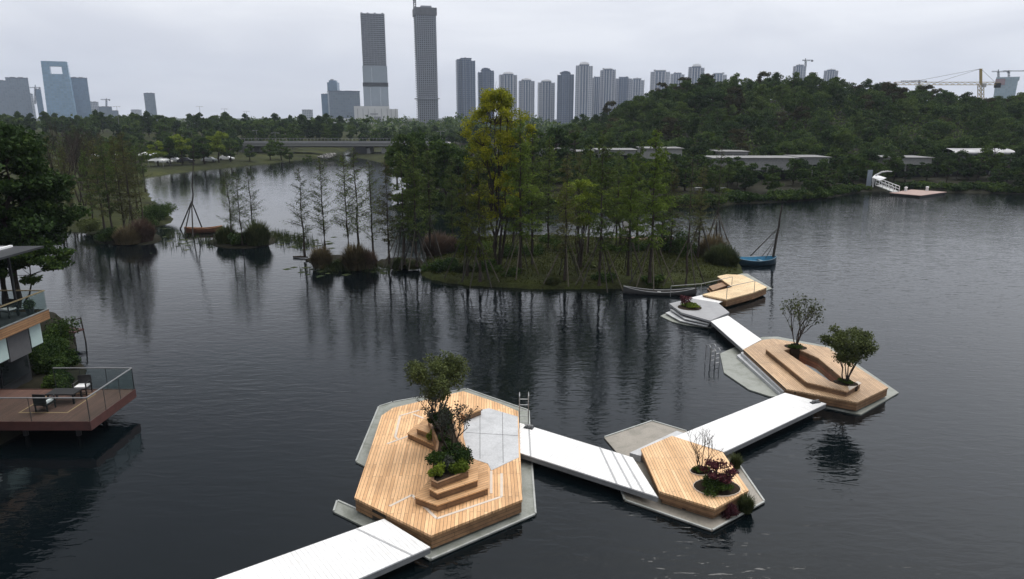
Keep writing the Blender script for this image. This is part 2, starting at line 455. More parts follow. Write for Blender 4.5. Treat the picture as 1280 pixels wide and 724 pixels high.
# ------------------------------------------------------------------ world and light
W = bpy.data.worlds.new('World'); bpy.context.scene.world = W; W.use_nodes = True
t = W.node_tree; bg = t.nodes['Background']
SUN_EL, SUN_AZ = math.radians(58), math.radians(35)   # behind thin cloud, high to the upper right of the view
sky = t.nodes.new('ShaderNodeTexSky'); sky.sky_type = 'NISHITA'; sky.sun_disc = False
sky.sun_elevation = SUN_EL; sky.sun_rotation = SUN_AZ; sky.air_density = 1.0; sky.dust_density = 3.0
hs = t.nodes.new('ShaderNodeHueSaturation'); hs.inputs['Saturation'].default_value = 0.12; hs.inputs['Value'].default_value = 1.0
t.links.new(sky.outputs[0], hs.inputs['Color'])
tc = t.nodes.new('ShaderNodeTexCoord'); sx = t.nodes.new('ShaderNodeSeparateXYZ'); t.links.new(tc.outputs['Generated'], sx.inputs[0])
def ramp(fac, stops):
    r = t.nodes.new('ShaderNodeValToRGB'); e = r.color_ramp.elements
    while len(e) < len(stops): e.new(0.5)
    for i, (p, c) in enumerate(stops): e[i].position = p; e[i].color = (*c, 1)
    t.links.new(fac, r.inputs[0]); return r.outputs[0]
# overcast: a grey cloud layer, brighter overhead
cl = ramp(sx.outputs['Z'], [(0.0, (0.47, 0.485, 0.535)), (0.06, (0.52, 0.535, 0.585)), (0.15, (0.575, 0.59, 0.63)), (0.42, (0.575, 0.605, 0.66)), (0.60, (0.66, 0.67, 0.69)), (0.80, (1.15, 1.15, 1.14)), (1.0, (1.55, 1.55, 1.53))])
mp = t.nodes.new('ShaderNodeMapping'); mp.inputs['Scale'].default_value = (2.2, 2.2, 9.0); t.links.new(tc.outputs['Generated'], mp.inputs[0])
nz = t.nodes.new('ShaderNodeTexNoise'); nz.inputs['Scale'].default_value = 1.6; nz.inputs['Detail'].default_value = 5; nz.inputs['Roughness'].default_value = 0.5; nz.inputs['Distortion'].default_value = 0.6
t.links.new(mp.outputs[0], nz.inputs['Vector'])
nb = ramp(nz.outputs['Fac'], [(0.32, (0.87, 0.877, 0.905)), (0.68, (1.11, 1.105, 1.09))])
def mixc(a, b, f, mode):
    x = t.nodes.new('ShaderNodeMix'); x.data_type = 'RGBA'; x.blend_type = mode; x.inputs[0].default_value = f
    t.links.new(a, x.inputs[6])
    if hasattr(b, 'is_output'): t.links.new(b, x.inputs[7])
    else: x.inputs[7].default_value = (*b, 1)
    return x.outputs[2]
cl = mixc(cl, nb, 1.0, 'MULTIPLY')
# thinner cloud towards the hidden sun is brighter; unseen left darkened to dim reflections
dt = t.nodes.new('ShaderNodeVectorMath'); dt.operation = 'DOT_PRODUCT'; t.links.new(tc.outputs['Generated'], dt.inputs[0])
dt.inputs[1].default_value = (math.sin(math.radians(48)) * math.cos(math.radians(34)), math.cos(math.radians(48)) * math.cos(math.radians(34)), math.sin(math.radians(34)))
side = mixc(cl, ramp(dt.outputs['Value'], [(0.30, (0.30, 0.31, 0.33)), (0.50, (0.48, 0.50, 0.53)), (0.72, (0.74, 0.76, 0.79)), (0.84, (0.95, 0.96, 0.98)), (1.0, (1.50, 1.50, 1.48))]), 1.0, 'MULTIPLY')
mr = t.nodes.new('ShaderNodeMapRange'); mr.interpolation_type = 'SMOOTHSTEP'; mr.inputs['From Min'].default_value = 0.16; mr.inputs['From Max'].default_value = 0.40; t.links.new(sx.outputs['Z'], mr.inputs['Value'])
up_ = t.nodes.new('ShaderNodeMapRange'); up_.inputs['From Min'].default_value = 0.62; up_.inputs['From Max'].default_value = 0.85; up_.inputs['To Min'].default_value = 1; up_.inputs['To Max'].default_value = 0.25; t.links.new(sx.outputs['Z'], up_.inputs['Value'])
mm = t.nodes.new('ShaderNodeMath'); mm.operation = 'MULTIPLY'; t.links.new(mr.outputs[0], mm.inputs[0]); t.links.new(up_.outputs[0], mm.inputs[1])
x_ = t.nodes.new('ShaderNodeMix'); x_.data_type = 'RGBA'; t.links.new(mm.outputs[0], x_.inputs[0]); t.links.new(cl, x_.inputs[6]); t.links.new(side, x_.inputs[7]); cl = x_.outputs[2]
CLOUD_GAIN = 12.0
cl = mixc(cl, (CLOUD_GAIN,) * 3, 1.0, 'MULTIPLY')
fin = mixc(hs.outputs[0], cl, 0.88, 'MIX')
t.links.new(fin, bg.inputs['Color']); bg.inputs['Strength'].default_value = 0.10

sun = bpy.data.lights.new('sun', 'SUN'); sun.energy = 1.4; sun.angle = math.radians(40); sun.color = (1.0, 0.97, 0.93)
so = bpy.data.objects.new('sun', sun); C.objects.link(so)
# direction the light comes from (azimuth measured like the sky texture: 0 = +Y, turning towards +X)
dv = Vector((math.sin(SUN_AZ) * math.cos(SUN_EL), math.cos(SUN_AZ) * math.cos(SUN_EL), math.sin(SUN_EL)))
so.rotation_euler = dv.to_track_quat('Z', 'Y').to_euler(); so.location = (0, 0, 60)

cam = bpy.data.cameras.new('camera'); co = bpy.data.objects.new('camera', cam); C.objects.link(co)
cam.sensor_width = 36.0; cam.lens = F / 1280 * 36; co.location = (0, 0, CAMH)
co.rotation_euler = (PI / 2 - PITCH, 0, 0); cam.clip_start = 0.1; cam.clip_end = 12000
sc = bpy.context.scene; sc.camera = co
sc.view_settings.view_transform = 'Standard'; sc.view_settings.look = 'None'; sc.view_settings.gamma = 1.0
sc.view_settings.exposure = 0.42; sc.view_settings.use_curve_mapping = False
cy = sc.cycles
sc.render.engine = 'CYCLES'
cy.use_denoising = True; cy.max_bounces = 8; cy.diffuse_bounces = 2; cy.glossy_bounces = 3; cy.transmission_bounces = 3
cy.transparent_max_bounces = 12; cy.volume_bounces = 0; cy.caustics_reflective = False; cy.caustics_refractive = False

# ------------------------------------------------------------------ ground and water
def sstep(a, b, x):
    k = np.clip((x - a) / (b - a), 0, 1); return k * k * (3 - 2 * k)
def sdist(poly_, X, Y):
    """signed distance, positive inside"""
    px = np.array([p[0] for p in poly_]); py = np.array([p[1] for p in poly_])
    best = np.full(X.shape, 1e18); ins = np.zeros(X.shape, bool)
    for i in range(len(px)):
        x0, y0 = px[i], py[i]; x1, y1 = px[(i + 1) % len(px)], py[(i + 1) % len(px)]
        dx, dy = x1 - x0, y1 - y0
        k = np.clip(((X - x0) * dx + (Y - y0) * dy) / (dx * dx + dy * dy + 1e-12), 0, 1)
        best = np.minimum(best, (X - x0 - k * dx) ** 2 + (Y - y0 - k * dy) ** 2)
        c = ((y0 > Y) != (y1 > Y)) & (X < (x1 - x0) * (Y - y0) / ((y1 - y0) if y1 != y0 else 1e-12) + x0)
        ins ^= c
    return np.where(ins, 1, -1) * np.sqrt(best)
RIGHT_LAND = poly([(1700, 246), (1280, 243), (1180, 241), (1120, 238), (1080, 240), (1040, 247), (1000, 252), (930, 255), (860, 258), (700, 260), (600, 257), (525, 253), (503, 249), (508, 232), (500, 216), (478, 203.5), (452, 198)], 0) + [(-62, 262), (-66, 300), (-70, 4500), (4500, 4500), (4500, 150)]
LEFT_LAND = poly([(420, 196), (395, 197.5), (330, 205), (250, 213), (180, 222), (184, 235), (192, 250), (206, 262), (218, 272), (214, 280), (190, 285), (110, 291), (60, 290), (-40, 292), (-300, 300)], 0) + [(-4500, 85), (-4500, 4500), (-72, 4500), (-72, 300), (-71, 262)]
def hill(X, Y):
    h = 17.8 * sstep(8, 64, X) * (1 - 0.40 * sstep(88, 185, X)) * (1 - sstep(260, 420, X))
    h = h * sstep(160, 243, Y) * (1 - sstep(300, 420, Y))
    w = 4.5 * sstep(275, 330, Y) * (1 - sstep(-90, -40, X)) * (1 - 0.35 * sstep(-250, -100, X))
    return h + w
def ground_z(X, Y):
    X = np.asarray(X, float); Y = np.asarray(Y, float)
    d = np.maximum(sdist(RIGHT_LAND, X, Y), sdist(LEFT_LAND, X, Y))
    h = np.where(d > 0, 0.9 * (1 - np.exp(-np.maximum(d, 0) / 2.5)) + 0.012 * np.minimum(np.maximum(d, 0), 60), np.maximum(-1.6, d * 0.35))
    return h + np.where(d > 0, hill(X, Y), 0)
def gz(x, y): return float(ground_z(np.array([x]), np.array([y]))[0])
xs = list(np.arange(-260, 304, 4.0)); s_ = 4.0; x = 300.0
while x < 4300: s_ *= 1.35; x += s_; xs.append(x)
s_ = 4.0; x = -260.0
while x > -4300: s_ *= 1.35; x -= s_; xs.insert(0, x)
ys = [-400, -150, -40, 20, 60] + list(np.arange(76, 430, 3.0)); s_ = 3.0; y = ys[-1]
while y < 4300: s_ *= 1.3; y += s_; ys.append(y)
XX, YY = np.meshgrid(np.array(xs, float), np.array(ys, float))
ZZ = ground_z(XX, YY)
rg = np.random.default_rng(3); ZZ += np.where(ZZ > 0.4, rg.normal(size=ZZ.shape) * 0.06, 0)
V = np.stack([XX, YY, ZZ], -1).reshape(-1, 3); nx = len(xs); ny = len(ys)
I = np.arange(nx * ny).reshape(ny, nx)
Fq = np.stack([I[:-1, :-1], I[:-1, 1:], I[1:, 1:], I[1:, :-1]], -1).reshape(-1, 4)
g = N('ground_cover'); v = g.coord(kind='Object')
f1 = g.noise(v, 0.05, 6, 0.65); f2 = g.noise(v, 1.2, 5, 0.7)
c0 = g.ramp(f1, [(0.35, (0.018, 0.020, 0.010)), (0.5, (0.034, 0.040, 0.014)), (0.68, (0.052, 0.058, 0.019))])
sxg = g.n('ShaderNodeSeparateXYZ'); g.l(v, sxg.inputs[0])
wd = g.n('ShaderNodeMapRange'); wd.inputs['From Min'].default_value = -40; wd.inputs['From Max'].default_value = -15; g.l(sxg.outputs['X'], wd.inputs['Value'])
c1 = g.mix(c0, (0.020, 0.020, 0.012), wd.outputs[0])          # lawn on the left bank, woodland floor under the hill
g.l(g.mix(c1, g.ramp(f2, [(0.3, (0.6, 0.58, 0.55)), (0.7, (1.2, 1.2, 1.15))]), 1.0, 'MULTIPLY'), g.b.inputs['Base Color'])
g.b.inputs['Roughness'].default_value = 0.95; g.b.inputs['Specular IOR Level'].default_value = 0.1
g.bump(f2, 0.6, 0.3)
M['ground'] = g.m
go = link('ground', mesh_np('ground', V, Fq, g.m)); go['kind'] = 'structure'
go.data.polygons.foreach_set('use_smooth', [True] * len(go.data.polygons))

w = N('lake_water')
v = w.coord(kind='Object')
geo_patch = w.noise(v, 0.022, 3, 0.55, 0.8)          # gust patches: calm and ruffled water
def wave(rz, scale, stretch, detail, dist):
    mp_ = w.n('ShaderNodeMapping'); mp_.inputs['Rotation'].default_value = (0, 0, rz); mp_.inputs['Scale'].default_value = (scale, scale * stretch, scale)
    w.l(v, mp_.inputs['Vector']); return w.noise(mp_.outputs['Vector'], 1.0, detail, 0.55, dist)
a1 = wave(math.radians(14), 0.85, 2.7, 2, 0.7); a2 = wave(math.radians(-20), 2.3, 2.2, 2, 0.5); a3 = wave(math.radians(30), 0.22, 1.8, 2, 0.4)
def ma(a, b, c, op='MULTIPLY_ADD'):
    x = w.n('ShaderNodeMath', operation=op)
    for i, q in enumerate((a, b, c)):
        if q is None: continue
        if hasattr(q, 'is_output'): w.l(q, x.inputs[i])
        else: x.inputs[i].default_value = q
    return x.outputs[0]
hgt = ma(a2, 0.30, ma(a1, 1.0, ma(a3, 0.9, None, 'MULTIPLY')))
amp = w.n('ShaderNodeMapRange'); amp.inputs['From Min'].default_value = 0.36; amp.inputs['From Max'].default_value = 0.66
amp.inputs['To Min'].default_value = 0.45; amp.inputs['To Max'].default_value = 1.0; w.l(geo_patch, amp.inputs['Value'])
sxw = w.n('ShaderNodeSeparateXYZ'); w.l(v, sxw.inputs[0])
lee = w.n('ShaderNodeMapRange'); lee.inputs['From Min'].default_value = -35; lee.inputs['From Max'].default_value = 40     # the left side lies in the lee of the bank
lee.inputs['To Min'].default_value = 0.38; lee.inputs['To Max'].default_value = 0.95; w.l(sxw.outputs['X'], lee.inputs['Value'])
hgt = ma(hgt, ma(amp.outputs[0], lee.outputs[0], None, 'MULTIPLY'), None, 'MULTIPLY')
b = w.n('ShaderNodeBump'); b.inputs['Strength'].default_value = 1.0; b.inputs['Distance'].default_value = 0.047
w.l(hgt, b.inputs['Height']); w.l(b.outputs['Normal'], w.b.inputs['Normal'])
w.b.inputs['Base Color'].default_value = (0.0020, 0.0040, 0.0052, 1); w.b.inputs['Roughness'].default_value = 0.03
w.b.inputs['IOR'].default_value = 1.33
mb = MB(); mb.prism([(-1500, -400), (1500, -400), (1500, 420), (-1500, 420)], 0, 0, bottom=False, sides=False)
wo = mb.build('water', w.m); wo['kind'] = 'structure'

# islands: fine rounded banks
gr = N('island_grass'); v = gr.coord()
f1 = gr.noise(v, 0.35, 5, 0.65); f2 = gr.noise(v, 5.0, 4, 0.7)
c1 = gr.ramp(f1, [(0.32, (0.018, 0.018, 0.009)), (0.5, (0.030, 0.036, 0.011)), (0.7, (0.044, 0.052, 0.014))])
gr.l(gr.mix(c1, gr.ramp(f2, [(0.3, (0.6, 0.6, 0.55)), (0.7, (1.25, 1.25, 1.2))]), 1.0, 'MULTIPLY'), gr.b.inputs['Base Color'])
gr.b.inputs['Roughness'].default_value = 0.95; gr.b.inputs['Specular IOR Level'].default_value = 0.1; gr.bump(f2, 0.9, 0.08)
M['grass'] = gr.m
md = plain('mud_bank', (0.018, 0.017, 0.011), 0.95, spec=0.08, var=0.35, scale=2.5, bump=0.3); M['mud'] = md
ISL = []
def island(pts, h, m, name='island', world=False, seed=1):
    pl = pts if world else poly(pts, 0)
    rnd = random.Random(seed); n = len(pl); out = []
    for i in range(n):                                   # rounded, slightly ragged outline
        p0, p1, p2, p3 = [Vector((*pl[(i + k - 1) % n], 0)) for k in range(4)]
        for k in range(8):
            u = k / 8
            q = 0.5 * ((2 * p1) + (-p0 + p2) * u + (2 * p0 - 5 * p1 + 4 * p2 - p3) * u * u + (-p0 + 3 * p1 - 3 * p2 + p3) * u ** 3)
            out.append(q + Vector((rnd.uniform(-.12, .12), rnd.uniform(-.12, .12), 0)))
    c = sum(out, Vector()) / len(out)
    vs = []; fs = []; m_ = len(out)
    prof = [(1.06, -0.5), (1.0, -0.03), (0.985, 0.35), (0.95, 0.55), (0.86, 0.78), (0.7, 0.92), (0.45, 1.0), (0.2, 1.02)]
    for sc_, z in prof:
        for q in out:
            p = c + (q - c) * sc_
            vs.append((p.x, p.y, z * h + (rnd.uniform(-.04, .04) if z > .3 else 0)))
    for r in range(len(prof) - 1):
        for i in range(m_):
            fs.append((r * m_ + i, r * m_ + (i + 1) % m_, (r + 1) * m_ + (i + 1) % m_, (r + 1) * m_ + i))
    fs.append(tuple(range((len(prof) - 1) * m_, len(prof) * m_)))
    b_ = MB(); b_.add(vs, fs); o = b_.build(name, m, smooth=True); o['kind'] = 'structure'
    ISL.append((pl, h)); return o
island([(526, 343), (550, 352), (600, 358), (680, 362), (760, 361), (830, 360), (890, 354), (925, 344), (926, 334), (912, 322), (870, 311), (800, 303), (700, 298), (640, 297), (580, 301), (545, 312), (530, 327)], 0.75, M['grass'], seed=2)
island([(470, 331), (492, 336), (526, 334), (527, 326), (500, 323), (478, 325)], 0.18, M['mud'], seed=3)
island([(120, 301), (160, 307), (196, 303), (198, 294), (160, 288), (124, 292)], 0.22, M['mud'], seed=4)
island([(262, 305), (295, 311), (335, 307), (345, 298), (322, 292), (280, 293)], 0.2, M['mud'], seed=5)
island([(384, 327), (420, 335), (463, 336), (470, 327), (430, 320), (392, 322)], 0.2, M['mud'], seed=6)
island([(-60, 18), (-23.5, 20), (-22.6, 26), (-22.3, 31), (-22.8, 35), (-26, 39.5), (-29.5, 44.5), (-34, 49), (-42, 50), (-60, 50)], 0.85, M['mud'], 'bank', True, 7)

# ------------------------------------------------------------------ floating decks
def ang(a, b, z=0.6):
    p, q = P2(*a, z), P2(*b, z); return math.atan2(q[1] - p[1], q[0] - p[0])
def cen(pl): return (sum(p[0] for p in pl) / len(pl), sum(p[1] for p in pl) / len(pl), 0.0)
def grow(pl, d):
    """polygon moved outwards by d"""
    n = len(pl); a = sum(pl[i][0] * pl[(i + 1) % n][1] - pl[(i + 1) % n][0] * pl[i][1] for i in range(n))
    if a < 0: pl = pl[::-1]
    out = []
    for i in range(n):
        p0, p1, p2 = Vector(pl[i - 1]), Vector(pl[i]), Vector(pl[(i + 1) % n])
        e0 = (p1 - p0).normalized(); e1 = (p2 - p1).normalized()
        n0 = Vector((e0.y, -e0.x)); n1 = Vector((e1.y, -e1.x)); k = n0 + n1
        k = k / max(0.35, k.length_squared) * 2
        out.append(tuple(p1 + k * d))
    return out

M['conc_wet'] = None
def concrete(name, col, dirt):
    n = N(name); v = n.coord(); f = n.noise(v, 0.9, 7, 0.7, 0.6); f2 = n.noise(v, 14, 4, 0.6)
    c = n.ramp(f, [(0.34, dirt), (0.5, col), (0.72, tuple(min(1, x * 1.18) for x in col))])
    n.l(n.mix(c, n.ramp(f2, [(0.3, (0.86, 0.86, 0.86)), (0.7, (1.08, 1.08, 1.08))]), 1.0, 'MULTIPLY'), n.b.inputs['Base Color'])
    n.b.inputs['Roughness'].default_value = 0.55; n.bump(f2, 0.25, 0.01); return n.m
M['conc'] = concrete('pontoon_concrete', (0.225, 0.235, 0.21), (0.14, 0.15, 0.12))
M['conc_brown'] = concrete('pontoon_concrete_brownish', (0.25, 0.225, 0.19), (0.16, 0.15, 0.12))
M['kerb'] = concrete('pontoon_kerb', (0.34, 0.35, 0.335), (0.24, 0.25, 0.225))
M['pave'] = concrete('pale_paving', (0.46, 0.465, 0.475), (0.37, 0.375, 0.385))
M['lightstrip'] = plain('pale_strip', (0.58, 0.50, 0.42), 0.6, var=0.1)
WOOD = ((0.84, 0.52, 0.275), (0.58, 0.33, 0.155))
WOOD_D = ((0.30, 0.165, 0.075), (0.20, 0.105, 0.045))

def kerb_on(mb, pl, w=0.07, z0=0.04, z1=0.11, edges=None):
    n = len(pl)
    for i in range(n):
        if edges is not None and i not in edges: continue
        a, b = pl[i], pl[(i + 1) % n]
        d = (Vector(b) - Vector(a)).normalized() * w * (-1 if edges is None or len(edges) > 1 else 1)
        mb.bar((a[0] + d.x * .5, a[1] + d.y * .5, (z0 + z1) / 2), (b[0] - d.x * .5, b[1] - d.y * .5, (z0 + z1) / 2), w, z1 - z0)

def strip(mb, pts, w, z, h=0.012):
    """flat band along a line of points"""
    for a, b in zip(pts, pts[1:]):
        a, b = Vector((*a, z)), Vector((*b, z))
        mb.bar(a, b, w, h)

def sides_of(mb, pl, z0, z1, t=0.05):
    """boarded skirt under the edge of a deck"""
    inner = grow(pl, -t)
    a = sum(pl[i][0] * pl[(i + 1) % len(pl)][1] - pl[(i + 1) % len(pl)][0] * pl[i][1] for i in range(len(pl)))
    o = pl if a > 0 else pl[::-1]
    n = len(o)
    for i in range(n):
        j = (i + 1) % n
        p0, p1, q0, q1 = o[i], o[j], inner[i], inner[j]
        vs = [(*p0, z0), (*p1, z0), (*q1, z0), (*q0, z0), (*p0, z1), (*p1, z1), (*q1, z1), (*q0, z1)]
        mb.add(vs, [(3, 2, 1, 0), (4, 5, 6, 7), (0, 1, 5, 4), (2, 3, 7, 6)])
def fasciamat(name, cols):
    """horizontal boards on an upright face"""
    n = N(name); v = n.coord()
    sx_ = n.n('ShaderNodeSeparateXYZ'); n.l(v, sx_.inputs[0])
    m_ = n.n('ShaderNodeMath', operation='MULTIPLY_ADD'); n.l(sx_.outputs['X'], m_.inputs[0]); m_.inputs[1].default_value = 0.8
    n.l(sx_.outputs['Y'], m_.inputs[2])
    cx = n.n('ShaderNodeCombineXYZ'); n.l(m_.outputs[0], cx.inputs['X']); n.l(sx_.outputs['Z'], cx.inputs['Y'])
    b = n.n('ShaderNodeTexBrick'); b.offset = 0.4
    for k, q in (('Scale', 1.0), ('Brick Width', 1.9), ('Row Height', 0.145), ('Mortar Size', 0.008), ('Bias', 0.0)): b.inputs[k].default_value = q
    b.inputs['Color1'].default_value = (*cols[0], 1); b.inputs['Color2'].default_value = (*cols[1], 1); b.inputs['Mortar'].default_value = (0.02, 0.013, 0.008, 1)
    n.l(cx.outputs[0], b.inputs['Vector'])
    f = n.noise(v, 2.2, 6, 0.7)
    n.l(n.mix(b.outputs['Color'], n.ramp(f, [(0.3, (0.55, 0.52, 0.48)), (0.65, (1.1, 1.1, 1.1))]), 1.0, 'MULTIPLY'), n.b.inputs['Base Color'])
    n.b.inputs['Roughness'].default_value = 0.65; return n.m
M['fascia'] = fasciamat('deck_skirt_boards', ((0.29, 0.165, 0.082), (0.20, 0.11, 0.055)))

# ---- large deck
ZA = 0.68
topA = poly([(443, 622), (539, 669.5), (653, 624.5), (650, 560), (648, 514), (621, 503), (579, 489), (545, 497), (491, 510), (477, 519.5)], ZA)
oA = cen(topA)
rA = tag(empty('floating_deck', oA), 'largest timber deck on the lake, with stepped seats round a central planter', 'deck', 'floating decks linked by white gangways')
angA = ang((443, 622), (478, 519), ZA)
M['woodA'] = planks('deck_boards_large', angA, 0.125, 2.6, WOOD, 0.01)
M['woodA2'] = planks('deck_boards_step', ang((546, 632), (610, 610), ZA), 0.14, 2.2, ((0.64, 0.38, 0.19), (0.48, 0.265, 0.115)), 0.01)
baseA = poly([(583, 486.5), (661, 513.5), (664, 570), (669.5, 643), (538, 700), (522, 691), (417, 640), (421.5, 626), (462, 644), (470, 590), (445, 577.5), (473.5, 508.5), (491, 503)], 0.05)
b = MB(oA); b.prism(baseA, -0.6, 0.06); b.build('pontoon_base', M['conc'], rA)
for k in (0, 1, 2, 3, 4, 6, 7, 10, 11, 12): b = MB(oA); kerb_on(b, baseA, edges={k}, z0=0.05, z1=0.095); b.build('kerb', M['kerb'], rA)
b = MB(oA); b.prism(topA, ZA - 0.09, ZA); b.build('decking', M['woodA'], rA)
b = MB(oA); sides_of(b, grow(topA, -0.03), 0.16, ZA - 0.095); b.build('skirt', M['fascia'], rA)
b = MB(oA); b.prism(grow(topA, -0.5), 0.07, ZA - 0.1); b.build('float', M['black'], rA)
pv = poly([(581, 517.5), (611, 510.5), (647.2, 521), (648.6, 572), (614, 588.5), (610, 580), (586, 572), (579, 545)], ZA)
b = MB(oA); b.prism(pv, ZA - 0.02, ZA + 0.012); p_ = b.build('paving', M['pave'], rA)
b = MB(oA)
for l in ([(600, 513.5), (600, 574)], [(628, 516), (629, 579)], [(582, 541), (647.5, 545)]):
    strip(b, poly(l, ZA), 0.022, ZA + 0.014, 0.006)
b.build('paving_joints', M['seam'], p_)
b = MB(oA)
for l in ([(487, 633), (515, 619), (546, 648.5), (627, 621), (627, 592)], [(484, 555), (522, 541), (534, 525), (517, 518)], [(497, 549), (494, 546), (500, 520), (524, 513)], [(614, 589), (614, 617)]):
    b = MB(oA); strip(b, poly(l, ZA), 0.10, ZA + 0.006, 0.012); b.build('inlay_strip', M['lightstrip'], rA)
# stepped seats towards the viewer
def step(par, org, pts, z0, z1, m, mf):
    pl = poly(pts, z1)
    q = MB(org); q.prism(pl, z1 - 0.05, z1); st = q.build('step', m, par)
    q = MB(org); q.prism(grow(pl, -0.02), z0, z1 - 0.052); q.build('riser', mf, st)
step(rA, oA, [(518, 621.5), (546.5, 631.8), (610.5, 610), (610.5, 581), (590, 573), (545, 590)], ZA, ZA + 0.28, M['woodA2'], M['fascia'])
step(rA, oA, [(536, 611), (546.5, 617), (597.5, 600), (597.5, 576), (586, 570), (550, 585)], ZA + 0.281, ZA + 0.56, M['woodA2'], M['fascia'])
# planter box: four walls round the soil
plA = poly([(539, 600.5), (546.5, 604), (585.5, 589.5), (583, 566), (573, 545), (566, 520), (549, 514), (535, 524), (546, 553), (541, 580)], ZA + 0.80)
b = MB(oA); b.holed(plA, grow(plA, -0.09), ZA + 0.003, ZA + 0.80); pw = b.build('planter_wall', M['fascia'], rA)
b = MB(oA); b.prism(grow(plA, -0.1), ZA + 0.004, ZA + 0.73); b.build('soil', M['soil'], pw)
# steps on the far side of the planter
step(rA, oA, [(509, 541.5), (544, 557.5), (562, 551), (562, 540), (540, 525), (520, 531)], ZA, ZA + 0.26, M['woodA2'], M['fascia'])
step(rA, oA, [(520.5, 536), (556.5, 549), (570, 540), (566, 525), (545, 515), (530, 522)], ZA + 0.261, ZA + 0.52, M['woodA2'], M['fascia'])
# small timber bench block
bb = poly([(574, 516), (581, 520), (603, 511.5), (597, 507)], ZA + 0.3)
bo = cen(bb); rb = tag(empty('bench', bo), 'small timber block bench beside the pale paving of the largest deck', 'bench')
b = MB(bo); b.prism(bb, ZA + 0.24, ZA + 0.3); b.build('seat', M['woodA2'], rb)
b = MB(bo); b.prism(grow(bb, -0.05), ZA + 0.001, ZA + 0.235); b.build('plinth', M['fascia'], rb)

# ---- gangways
def gangway(c, label, z=0.50, joints=(), plank=0.15):
    """c: four picture corners a-b (one end), c-d (other end), all on the level z"""
    p = [Vector((*P2(*q, z), z)) for q in c]
    o = tuple((p[0] + p[1] + p[2] + p[3]) / 4); o = (o[0], o[1], 0.0)
    ax = (p[3] + p[2]) / 2 - (p[0] + p[1]) / 2; a = math.atan2(ax.y, ax.x)
    key = 'gang%.2f' % a
    if key not in M:
        n = planks(key, a + PI / 2, plank, 6.0, ((0.74, 0.74, 0.745), (0.69, 0.69, 0.695)), 0.003, mortar=(0.44, 0.44, 0.45), rough=0.55, gsize=0.006, stain=0.045); M[key] = n
    r = tag(empty('gangway', o), label, 'gangway', 'white gangways between the decks')
    q = MB(o); q.prism([(v.x, v.y) for v in p], z - 0.05, z); q.build('tread', M[key], r)
    L = ax.length; d = ax.normalized(); s = Vector((-d.y, d.x, 0))
    wd = abs((p[1] - p[0]).dot(s))
    for e0, e1 in ((p[0], p[3]), (p[1], p[2])):
        q = MB(o); inw = ((p[0] + p[1]) / 2 - (e0 if e0 is p[0] else p[1])).dot(s)
        sg = 1 if inw > 0 else -1
        q.bar(e0 + s * sg * 0.05 + Vector((0, 0, -0.145)), e1 + s * sg * 0.05 + Vector((0, 0, -0.145)), 0.08, 0.185); q.build('side_beam', M['steelbeam'], r)
    q = MB(o); q.prism(grow([(v.x, v.y) for v in p], -0.35), 0.02, z - 0.055); q.build('float', M['black'], r)
    for k in joints:
        q = MB(o); u0 = p[0].lerp(p[3], k); u1 = p[1].lerp(p[2], k)
        q.bar(u0 + Vector((0, 0, .003)), u1 + Vector((0, 0, .003)), 0.07, 0.012); q.build('joint', M['gj'], r)
    return r
M['steelbeam'] = plain('galvanised_beam', (0.24, 0.245, 0.25), 0.5, 0.3, var=0.15)
M['gj'] = plain('gangway_joint', (0.34, 0.34, 0.345), 0.6)
gangway([(190, 752), (352, 766), (538, 684), (480, 648.5)], 'white gangway running off from the largest deck towards the near shore', joints=(0.86,))
gangway([(649.5, 528.5), (649.5, 566), (822, 621), (791, 572)], 'white gangway between the largest deck and the deck with the purple shrub', joints=(0.09, 0.73, 0.83, 0.91))
gangway([(843, 546), (905, 565), (1033, 504.5), (981, 491)], 'widest looking white gangway from the purple shrub deck to the deck with a sunken seat')
gangway([(888.5, 401.5), (910, 394.5), (952, 424.5), (929, 437)], 'short steep-looking white gangway below the grey stepped deck', z=0.55)
gangway([(862, 372.5), (880, 368), (912, 372.5), (897, 379.5)], 'shortest white gangway, joining the grey stepped deck and the pale notched deck', z=0.5)

# ---- middle deck with the purple shrub
ZB = 0.62
topB = poly([(801, 561.5), (840, 544.8), (903.5, 565.5), (936, 613), (894, 635.5), (824, 614)], ZB)
oB = cen(topB)
rB = tag(empty('floating_deck', oB), 'six sided timber deck carrying a purple shrub and a bare sapling', 'deck', 'floating decks linked by white gangways')
angB = ang((801, 561.5), (824, 614), ZB)
M['woodB'] = planks('deck_boards_middle', angB, 0.12, 2.6, ((0.82, 0.53, 0.29), (0.63, 0.38, 0.185)), 0.01)
baseB = poly([(755, 547), (815, 526.5), (859, 539.5), (912, 564), (955.5, 627.5), (890, 663.5), (781, 625.5), (776, 612), (800, 600)], 0.05)
b = MB(oB); b.prism(baseB, -0.6, 0.06); b.build('pontoon_base', M['conc_brown'], rB)
for k in (0, 1, 3, 4, 5, 6): b = MB(oB); kerb_on(b, baseB, edges={k}, z0=0.05, z1=0.095); b.build('kerb', M['kerb'], rB)
HB = [(P2(876.5, 590, ZB), 0.42, 0.30), (P2(896, 610, ZB), 0.85, 0.62)]
def ell(c, a, b_, n=20, rz=0.0): return [(c[0] + a * math.cos(2 * PI * k / n) * math.cos(rz) - b_ * math.sin(2 * PI * k / n) * math.sin(rz), c[1] + a * math.cos(2 * PI * k / n) * math.sin(rz) + b_ * math.sin(2 * PI * k / n) * math.cos(rz)) for k in range(n)]
b = MB(oB); b.prism(topB, ZB - 0.08, ZB); b.build('decking', M['woodB'], rB)
b = MB(oB); sides_of(b, grow(topB, -0.03), 0.30, ZB - 0.085); b.build('skirt', M['fascia'], rB)
b = MB(oB); sides_of(b, grow(topB, -0.14), 0.10, 0.285); b.build('lower_skirt', M['fascia'], rB)
